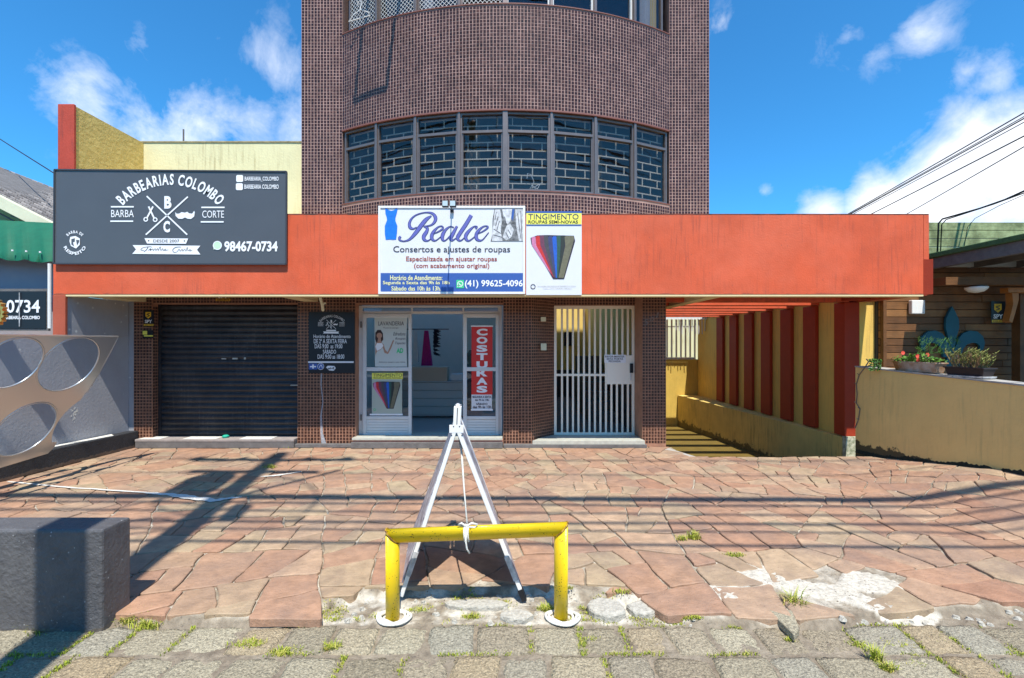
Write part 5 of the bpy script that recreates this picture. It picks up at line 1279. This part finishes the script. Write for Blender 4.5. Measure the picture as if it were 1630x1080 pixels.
def planter(yc, L_, hgt, label, pm, leafm, kind, saucer):
    t = thing('planter', (rwx(yc)+.1, yc, 1.25-.045*(6.7-yc)), label, 'planter')
    z0_ = 1.261 - .045*(6.7-yc); x = rwx(yc)+.10; dy = Vector((-.12, 1, 0)).normalized(); dx = Vector((1, .12, 0)).normalized(); c = Vector((x, yc, z0_))
    def ring(l, w_, z): return [c + dy*(a*l/2) + dx*(e_*w_/2) + Vector((0,0,z)) for a, e_ in ((-1,-1), (-1,1), (1,1), (1,-1))]
    if saucer: MB().hexa(ring(L_*.98, .17, 0) + ring(L_*1.0, .19, .02)).build('saucer', K['greyp'], t, bevel=.003)
    zb = .021 if saucer else 0
    MB().hexa(ring(L_*.9, .13, zb) + ring(L_, .17, hgt)).build('trough', pm, t, bevel=.006)
    MB().hexa(ring(L_*1.03, .185, hgt-.012) + ring(L_*1.03, .185, hgt+.004)).build('rim', pm, t, bevel=.003)
    lf = MB(); st = MB(); fl_ = MB()
    for i in range(520 if kind == 0 else 120):
        a = U(-.5, .5)*L_*.95; w_ = U(-.08, .08)
        if kind == 0:
            h0 = U(.0, .13)*(1-abs(a)/(L_*.75)); p = c + dy*a + dx*w_*1.5 + Vector((0,0,hgt+h0)); s = U(.012, .026); lf.tone = U(0, 1)
            v1 = Vector((U(-1,1), U(-1,1), U(-.3,.6))).normalized()*s; v2 = v1.cross(Vector((U(-.4,.4), U(-.4,.4), 1))).normalized()*s*.7
            lf.poly([p-v1, p+v2*.9, p+v1, p-v2*.9])
        else:
            p = c + dy*a*.8 + dx*w_*.6 + Vector((0,0,hgt-.01)); lean = Vector((U(-.4,.4), a*1.6+U(-.5,.5), 1)).normalized(); ln = U(.07, .24); tip = p + lean*ln
            st.tone = U(.6, 1); st.tube([p, p.lerp(tip, .5)+Vector((U(-.01,.01),0,0)), tip], .0028, 4)
            for k in range(7):
                a_ = k*2.4; d_ = Vector((math.cos(a_), math.sin(a_), .9)).normalized(); lf.tone = U(.1, .7); s = U(.018, .034)
                base_ = tip - lean*.006*k; side = d_.cross(Vector((0,0,1))).normalized()*.006; lf.poly([base_-side, base_+side, base_+d_*s+side*.4, base_+d_*s-side*.4])
    lf.build('foliage', leafm, t, kind='stuff')
    if kind:
        st.build('stems', leafm, t, kind='stuff')
    else:
        for (px_, py_) in ((1437,562),(1460,567),(1476,565),(1461,573)):
            Yq = 5.80; p = at(px_, py_, Yq); b = MB()
            for k in range(6):
                a_ = k*math.pi/3; v = Vector((math.cos(a_), -.2, math.sin(a_)))*.026; s_ = Vector((-math.sin(a_), 0, math.cos(a_)))*.014; b.poly([p, p+v*.7+s_, p+v, p+v*.7-s_])
            b.build('flower', K['flower'], t)
planter(5.88, .56, .125, 'brown trough of green foliage with coral red flowers on the beige wall', K['terracotta'], K['leaf'], 0, False)
planter(5.30, .42, .115, 'dark trough of spiky succulents on a grey saucer on the beige wall', mat('dark_planter', (.03,.022,.022), .5), K['leaf2'], 1, True)
b = MB()
for i in range(260):
    p = at(1500+U(-40,30), 553+U(-14,12), 6.5); s = U(.01,.03); b.tone = U(0,.5); b.tube([p, p+Vector((U(-.05,.05),0,U(.0,.06)))], .002, 3)
tag(b.build('fern_spray', K['leaf']), 'feathery green spray between the two planters in front of the fleur-de-lis', 'plant')
b = MB()
for i in range(140):
    p = at(1392+U(-8,10), 582+U(-10,8), 6.3); s = U(.012,.03); b.tone = U(0,.4); v1 = Vector((U(-1,1),U(-1,1),U(-1,1))).normalized()*s; v2 = v1.orthogonal().normalized()*s*.6; b.poly([p-v1, p+v2, p+v1, p-v2])
tag(b.build('small_shrub', K['leaf']), 'small dark leafy plant beside the beige column', 'plant')

# ------------------------------------------------------------------ foreground: block, barrier, A-frame, ropes
bk = MB(); bk.prism([(-4.6,2.60,-.08), (-2.345,2.60,-.08), (-2.345,2.80,-.08), (-4.6,2.80,-.08)], (0,0,.61))
tag(bk.build('concrete_block', K['block'], bevel=.014), 'dark graphite painted low concrete block at the lower left', 'block')
br = thing('yellow_barrier', (-.2, 2.72, -.05), 'chipped yellow tubular steel barrier standing in front of the folding sign', 'barrier')
XL, XR, ZL, ZR, RY = -.714, .293, .446, .486, .041
def cyl(a, b_, r_, cut=None, seg=28):
    a = Vector(a); b_ = Vector(b_); d = (b_-a).normalized(); x = d.orthogonal().normalized(); y = d.cross(x); m = MB(); rings = []
    for t_ in (0, 1):
        rr = []
        for k in range(seg):
            o = (x*math.cos(2*math.pi*k/seg) + y*math.sin(2*math.pi*k/seg))*r_; p = (a if t_ == 0 else b_) + o
            if cut and t_ in cut: p = p + d*(cut[t_](o))
            rr.append(m.av(p))
        rings.append(rr)
    for k in range(seg): m.f.append([rings[0][k], rings[0][(k+1)%seg], rings[1][(k+1)%seg], rings[1][k]])
    m.f.append(rings[0][::-1]); m.f.append(rings[1]); return m
cyl((XL,2.72,-.1), (XL,2.72,ZL), RY, {1: lambda o: -o.x}).build('post', K['yellow'], br, smooth=False)
cyl((XR,2.72,-.1), (XR,2.72,ZR), RY, {1: lambda o: o.x}).build('post', K['yellow'], br)
cyl((XL,2.72,ZL), (XR,2.72,ZR), RY, {0: lambda o: -o.z, 1: lambda o: o.z}).build('crossbar', K['yellow'], br)
for o in br.children:
    for p in o.data.polygons: p.use_smooth = len(p.vertices) == 4
b = MB()
for s_, x, z in ((1, XL, ZL), (-1, XR, ZR)):
    pts = [(x + s_*RY*math.cos(a)*1.0, 2.72+RY*math.sin(a)*1.02, z - RY*math.cos(a)*1.0) for a in [2*math.pi*i/24 for i in range(25)]]
    b.tube(pts, [.0035+.002*R() for _ in pts], 6, cap=False)
b.build('weld_seam', mat('rusty_weld', (.10,.035,.015), .8, c2=(.55,.33,.03), vscale=60), br)
def ropering(x, label):
    b = MB()
    for k in range(3):
        n = 26; rr = .062+.016*k; pts = []
        for i in range(n+1): a = 2*math.pi*i/n + k; pts.append((x+.01+math.cos(a)*rr*(1+.08*math.sin(2*a+k)), 2.72+math.sin(a)*rr*(.8+.08*math.sin(3*a+k*2+x)), -.045+.009*k*(1 if k < 2 else .3)+.006*math.sin(2*a+k)))
        b.tube(pts, .0085, 7, cap=False)
    return tag(b.build('rope_coil', K['rope'], smooth=True), label, 'rope')
ropering(XL, 'white rope coiled round the foot of the left barrier post'); ropering(XR, 'white rope coiled round the foot of the right barrier post')
# A-frame
af = thing('folding_sign', (-.3, 3.1, 0), 'white metal folding pavement sign seen edge-on behind the yellow barrier', 'sandwich board')
An = Vector((-.345, 2.90, 1.195)); Af = Vector((-.415, 3.50, 1.125))
Ln, Lf = Vector((-.703, 2.90, -.01)), Vector((-.80, 3.52, .0)); Rn, Rf = Vector((.078, 2.90, -.035)), Vector((-.035, 3.52, .0))
hn_, hf_ = Vector((-.352, 2.90, 1.035)), Vector((-.415, 3.5, 1.02))
off = Vector((.0125, 0, 0))
for (foot, hinge, apex, s_) in ((Ln, hn_, An, -1), (Rn, hn_, An, 1), (Lf, hf_, Af, -1), (Rf, hf_, Af, 1)):
    b = MB(); k_ = hinge + off*s_*1.05; b.bar(foot, k_, .025, .038, up=(0,1,0)); b.build('leg', K['white'], af, bevel=.003)
    b = MB(); b.bar(k_, apex + off*s_*1.05 , .021, .038, up=(0,1,0)); b.build('upper_leg', K['white'], af, bevel=.003)
b = MB(); b.bar(hn_+Vector((-.045,-.018,.02)), hn_+Vector((.045,-.018,.02)), .004, .05, up=(0,0,1)); b.build('hinge_plate', K['white'], af)
b = MB()
for dx_, dz_ in ((-.018,.035), (.02,.035), (-.03,-.02), (.035,-.02)): b.tube([hn_+Vector((dx_,-.022,dz_)), hn_+Vector((dx_,-.014,dz_))], .004, 6)
b.build('rivet', K['black'], af)
printm = mat('faded_sign_print', (.16,.15,.19), .35, c2=(.55,.54,.56), vscale=16, spec=.5, dots=(45, .25, (.08,.07,.12)))
for (n0, f0_, nf, ff, s_) in ((hn_, hf_, Ln, Lf, -1), (hn_, hf_, Rn, Rf, 1)):
    sh_ = Vector((s_*(.033 if s_ < 0 else .022), 0, .01)); p = [n0.lerp(nf, .02)+sh_*.75, f0_.lerp(ff, .02)+sh_*.75, f0_.lerp(ff, .93)+sh_*.75, n0.lerp(nf, .93)+sh_*.75]
    b = MB(); b.prism(p, (s_*-.006, 0, 0)); b.build('board', printm, af)
    na_, fa_ = (An, Af); ex = Vector((s_*.026, 0, 0)); b = MB(); b.prism([n0+ex, f0_+ex, fa_+ex*.85, na_+ex*.85], (s_*-.005, 0, 0)); b.build('upper_board', printm, af)
b = MB()
for p, q in ((Ln.lerp(hn_, .12), Lf.lerp(hf_, .12)), (Rn.lerp(hn_, .12), Rf.lerp(hf_, .12)), (An, Af)): b.bar(p, q, .02)
b.build('cross_brace', K['white'], af)
b = MB(); d = (hn_-Rn).normalized(); b.bar(Rn-d*.002, Rn+d*.075, .032, .048, up=(0,1,0)); b.build('foot_cap', K['black'], af)
for (foot, s_) in ((Ln, -1), (Rn, 1)):   # dark reflective tape sections
    d = (hn_-foot).normalized(); b = MB(); b.bar(foot+d*.14, foot+d*.30, .031, .047, up=(0,1,0)); b.build('grey_tape', K['greyp'], af)
# tie rope
b = MB(); kn = Vector((-.27, 2.70, .508)); b.tube([hf_.lerp(hn_, .75)+Vector((.01,0,-.03)), Vector((-.325,2.93,.9)), Vector((-.30,2.84,.7)), kn+Vector((0,.03,.01))], [.008,.007,.005,.005], 8)
x = kn.x; zc = ZL + (x-XL)/(XR-XL)*(ZR-ZL)
for k in range(3): b.tube([(x+(k-1)*.011+.002*math.sin(a*2), 2.72+(RY+.006)*math.sin(a), zc+(RY+.006)*math.cos(a)) for a in [2*math.pi*i/20 for i in range(21)]], .0055, 6, cap=False)
b.tube([kn+Vector((-.02,.01,.0)), kn+Vector((-.05,.0,.012)), kn+Vector((-.03,0,.022)), kn, kn+Vector((.03,0,.022)), kn+Vector((.065,0,.014)), kn+Vector((.05,.0,-.004)), kn], .006, 6)
b.tube([kn+Vector((0,-.03,-.02)), kn+Vector((0,-.05,-.06)), kn+Vector((.006,-.045,-.11)), kn+Vector((.022,-.04,-.14))], .0055, 6)
tag(b.build('tie_rope', K['rope'], smooth=True), 'white rope tying the folding sign to the yellow crossbar', 'rope')

# ------------------------------------------------------------------ grass and moss
def grass():
    b = MB()
    def tuft(x, y, z, r_, n, h_, t0=0, t1=1):
        for i in range(n):
            a, q = U(0, 6.28), r_*R()**.6*(.6+.7*abs(noise.noise(Vector((x*40, i*.21, 0))))*2); X, Y_ = x+math.cos(a)*q*1.7, y+math.sin(a)*q*.75; d = Vector((U(-1,1), U(-1,1), 0)); hh = h_*U(.4, 1.1)
            b.tone = U(t0, t1); w_ = Vector((-d.y, d.x, 0)).normalized()*U(.0018, .0035) if d.length > .01 else Vector((.003,0,0))
            p = Vector((X, Y_, z)); m_ = p + d*hh*.25 + Vector((0,0,hh*.6)); t_ = p + d*hh*.7 + Vector((0,0,hh*U(.6, .95)))
            b.poly([p-w_, p+w_, m_+w_*.7, m_-w_*.7]); b.poly([m_-w_*.7, m_+w_*.7, t_])
    def G(px, py, z=-.06): Y_ = F*(CZ-z)/(py-HY); return (px-CX)*Y_/F, Y_, z
    big_ = [(40,995,.09,260,.075), (105,988,.06,120,.06), (215,992,.06,220,.07), (235,1000,.05,120,.05), (60,1005,.06,120,.05), (185,992,.03,50,.035),(335,990,.05,120,.035), (415,990,.04,130,.045), (400,1030,.06,230,.035), (455,1040,.05,160,.03), (480,998,.04,130,.035),
            (530,1035,.035,90,.05), (570,990,.02,40,.03), (1085,860,.03,40,.05), (1105,858,.03,70,.08), (1265,975,.04,60,.16), (1300,988,.06,260,.05), (1330,984,.03,80,.04), (1170,1000,.04,120,.025), (1110,985,.03,70,.03), (1095,975,.03,60,.03),
            (870,975,.035,110,.06), (665,975,.04,110,.03), (600,985,.03,60,.03), (750,985,.04,90,.035), (690,965,.05,70,.02), (745,975,.03,60,.02),(1255,1022,.02,40,.03), (1370,1028,.05,90,.025), (1430,1030,.05,150,.03), (1395,1055,.02,60,.10), (1410,1068,.03,70,.05), (1505,1022,.04,110,.03), (1470,1060,.06,60,.02),
            (1170,884,.05,100,.02), (940,1020,.03,50,.02), (925,972,.02,40,.03), (1000,968,.03,40,.02), (1010,985,.03,30,.02), (905,938,.015,30,.03),(990,943,.04,60,.02), (1605,1035,.05,60,.02), (430,745,.05,60,.06), (460,713,.06,70,.05)]
    for (px, py, r_, n, h_) in big_:
        z = -.065 if py > 955 else 0.0; x, y, z = G(px, py, z); tuft(x, y, z+rise(x, y), r_, int(n*2.0), h_)
    # moss threads along sett joints
    y = ROWS0
    for i in range(3000):
        x = U(-3.3, 3.3); yy = random.choice([2.665, 2.42, 2.175, 1.93]) + U(-.012, .012)
        if noise.noise(Vector((x*2.2, yy*2.5, 8))) + .3*noise.noise(Vector((x*9, yy*9, 1))) < .14: continue
        tuft(x, yy, -.060, .018, 4, .017, 0, .9)
    for (x, y0, y1) in JX:
        if abs(x) > 3.3: continue
        k = noise.noise(Vector((x*1.1, y0*1.3, 21)))
        if k < .12: continue
        for _ in range(int(45*min(1, k*3))): tuft(x + U(-.012, .012), U(y0, y1), -.060, .012, 4, .018, 0, .9)
    for i in range(2000):
        x = U(-1.3, 1.1); yy = U(2.67, edge(x))
        if noise.noise(Vector((x*5, yy*5, 3))) > .12: tuft(x, yy, base_z(x, yy), .02, 4, .016, .2, 1)
    o = b.build('grass', K['grass']); o['kind'] = 'stuff'
grass()

# ------------------------------------------------------------------ utility pole and cables of the street (behind the camera; its shadow and reflections are in view)
up = thing('utility_pole', (-2.18, .52, -.1), 'grey concrete utility pole at the kerb behind the viewpoint with crossarms and insulators', 'pole')
b = MB(); b.tube([(-2.18,.52,-.1), (-2.18,.52,11.6)], [.17, .11], 20); b.build('shaft', K['polecon'], up, smooth=True)
MB().box(-3.3, -1.05, .42, .52, 11.0, 11.1).build('crossarm', K['polecon'], up); MB().box(-3.0, -1.4, .42, .52, 9.9, 9.98).build('crossarm', K['polecon'], up)
for x in (-3.2, -2.6, -1.7, -1.15): b = MB(); b.lathe((x,.47,11.1), [(.05,0), (.08,.05), (.04,.09), (.07,.14), (.03,.2)], 12); b.build('insulator', K['brown'], up)
b = MB(); b.lathe((-2.62,.5,8.5), [(.1,0), (.27,.04), (.27,.85), (.1,.92)], 20); b.build('transformer', K['concdark'], up)
b = MB(); b.lathe((-1.86,.42,7.2), [(.06,0), (.10,.02), (.10,.5), (.05,.55)], 12); b.build('splice_case', K['black'], up)
b = MB(); b.tube([(-2.18,.5,7.9), (-1.7,.9,8.3), (-1.3,1.3,8.5)], .03, 8); b.build('lamp_arm', K['polecon'], up)
for k in range(6):
    b = MB(); pts = []; z0_ = 6.0 + k*.3
    for i in range(13): t_ = i/12; pts.append((-2.18+1.1*math.sin(t_*3.3+k)*t_*(1 if k % 2 else -1), .5+.25*math.sin(t_*5+k), z0_ + 1.6*math.sin(t_*3.1)*(.4+.1*k)))
    b.tube(pts, .014, 6); b.build('loose_cable', K['cable'], up)
def wire(a, c, sag, r_, label, group=None, name='overhead_cable'):
    a, c = Vector(a), Vector(c); b = MB(); n = 24; b.tube([a.lerp(c, i/n) - Vector((0,0,4*sag*(i/n)*(1-i/n))) for i in range(n+1)], r_, 6)
    return tag(b.build(name, K['cable'], smooth=True), label, 'cable', group)
lines = [(11.15, .42, .008), (11.15, .48, .008), (9.9, .45, .010), (8.55, .36, .016), (8.4, .40, .022), (8.05, .52, .028), (7.9, .46, .018), (7.4, .5, .014), (7.0, .45, .018), (6.6, .5, .012), (6.15, .48, .016)]
for i, (h_, y_, r_) in enumerate(lines):
    b = MB(); pts = []
    for k in range(17): t_ = k/16; pts.append(Vector((-18.2+16.02*t_, y_+.5*(1-t_), h_-.1*(1-t_))) - Vector((0,0,.5*t_*(1-t_))))
    for k in range(1, 25): t_ = k/24; pts.append(Vector((-2.18+30*t_, y_-.1*t_, h_+.1*t_)) - Vector((0,0,4*(.22+.05*(i % 4))*t_*(1-t_))))
    b.tube(pts, r_*1.4, 6); tag(b.build('street_cable', K['cable'], smooth=True), 'street cable strung along the kerb over the pole behind the viewpoint', 'cable', 'cables along the street')
# cables in view at the right and left
vis = [((1340,346,12),(1630,178,7.0),.010), ((1342,346,12),(1630,184,7.0),.007), ((1344,346,12),(1630,187,7.0),.010), ((1346,347,12),(1630,193,7.0),.007)]
for i, (p, q, r_) in enumerate(vis):
    A_, B_ = at(*p), at(*q); A_, B_ = A_ + (A_-B_)*.25, B_ + (B_-A_)*.8
    wire(A_, B_, .02, r_, ['topmost', 'second from the top', 'third from the top', 'lowest'][vis.index((p, q, r_))] + ' of the four bundled cables rising across the cloud at the right', 'bundled cables at the upper right')
for (p, q, r_, lab) in (((1372,348,12),(1630,215,7.0),.011, 'single cable just below the upper bundle at the right'), ((1430,348,12),(1630,232,7.0),.009, 'lowest of the straight cables rising right above the fascia')):
    A_, B_ = at(*p), at(*q); wire(A_ + (A_-B_)*.25, B_ + (B_-A_)*.8, .02, r_, lab)
b = MB(); b.tube([at(1492,405,7.7), at(1494,356,7.7), at(1500,349,7.65), at(1560,332,7.3), at(1600,318,7.0), at(1640,300,6.7), at(1720,262,6.3)], .014, 6); b.tube([at(1497,405,7.7), at(1499,358,7.7), at(1506,350,7.6), at(1580,326,7.1), at(1640,304,6.7), at(1720,270,6.3)], .009, 6)
tag(b.build('service_drop', K['cable'], smooth=True), 'thick black drop cable bending down over the green parapet boards', 'cable')
b = MB(); b.tube([at(1533,405,7.7), at(1540,362,7.7), at(1552,348,7.6), at(1590,328,7.2), at(1640,306,6.7), at(1720,276,6.3)], .005, 5)
tag(b.build('service_drop', K['cable'], smooth=True), 'thin black drop cable right of the thick one over the green boards', 'cable')
A_, B_ = at(0, 221, 9), at(86, 276, 7.2); wire(A_ + (A_-B_)*1.5, B_, .01, .010, 'pair of thin cables slanting down to the barber billboard at far left'); 
# houses across the street (seen only as reflections)
oh = thing('opposite_house', (2, -14, 0), 'low pale house across the street behind the viewpoint', 'house')
MB().box(-14, 16, -16, -12, -.1, 3.2).build('wall', K['cream'], oh); b = MB(); b.prism([(-14.5,-11.5,3.2), (-14.5,-16.5,3.2), (-14.5,-14,4.6)], (31,0,0)); b.build('roof', mat('clay_roof', (.3,.11,.06), .9), oh)
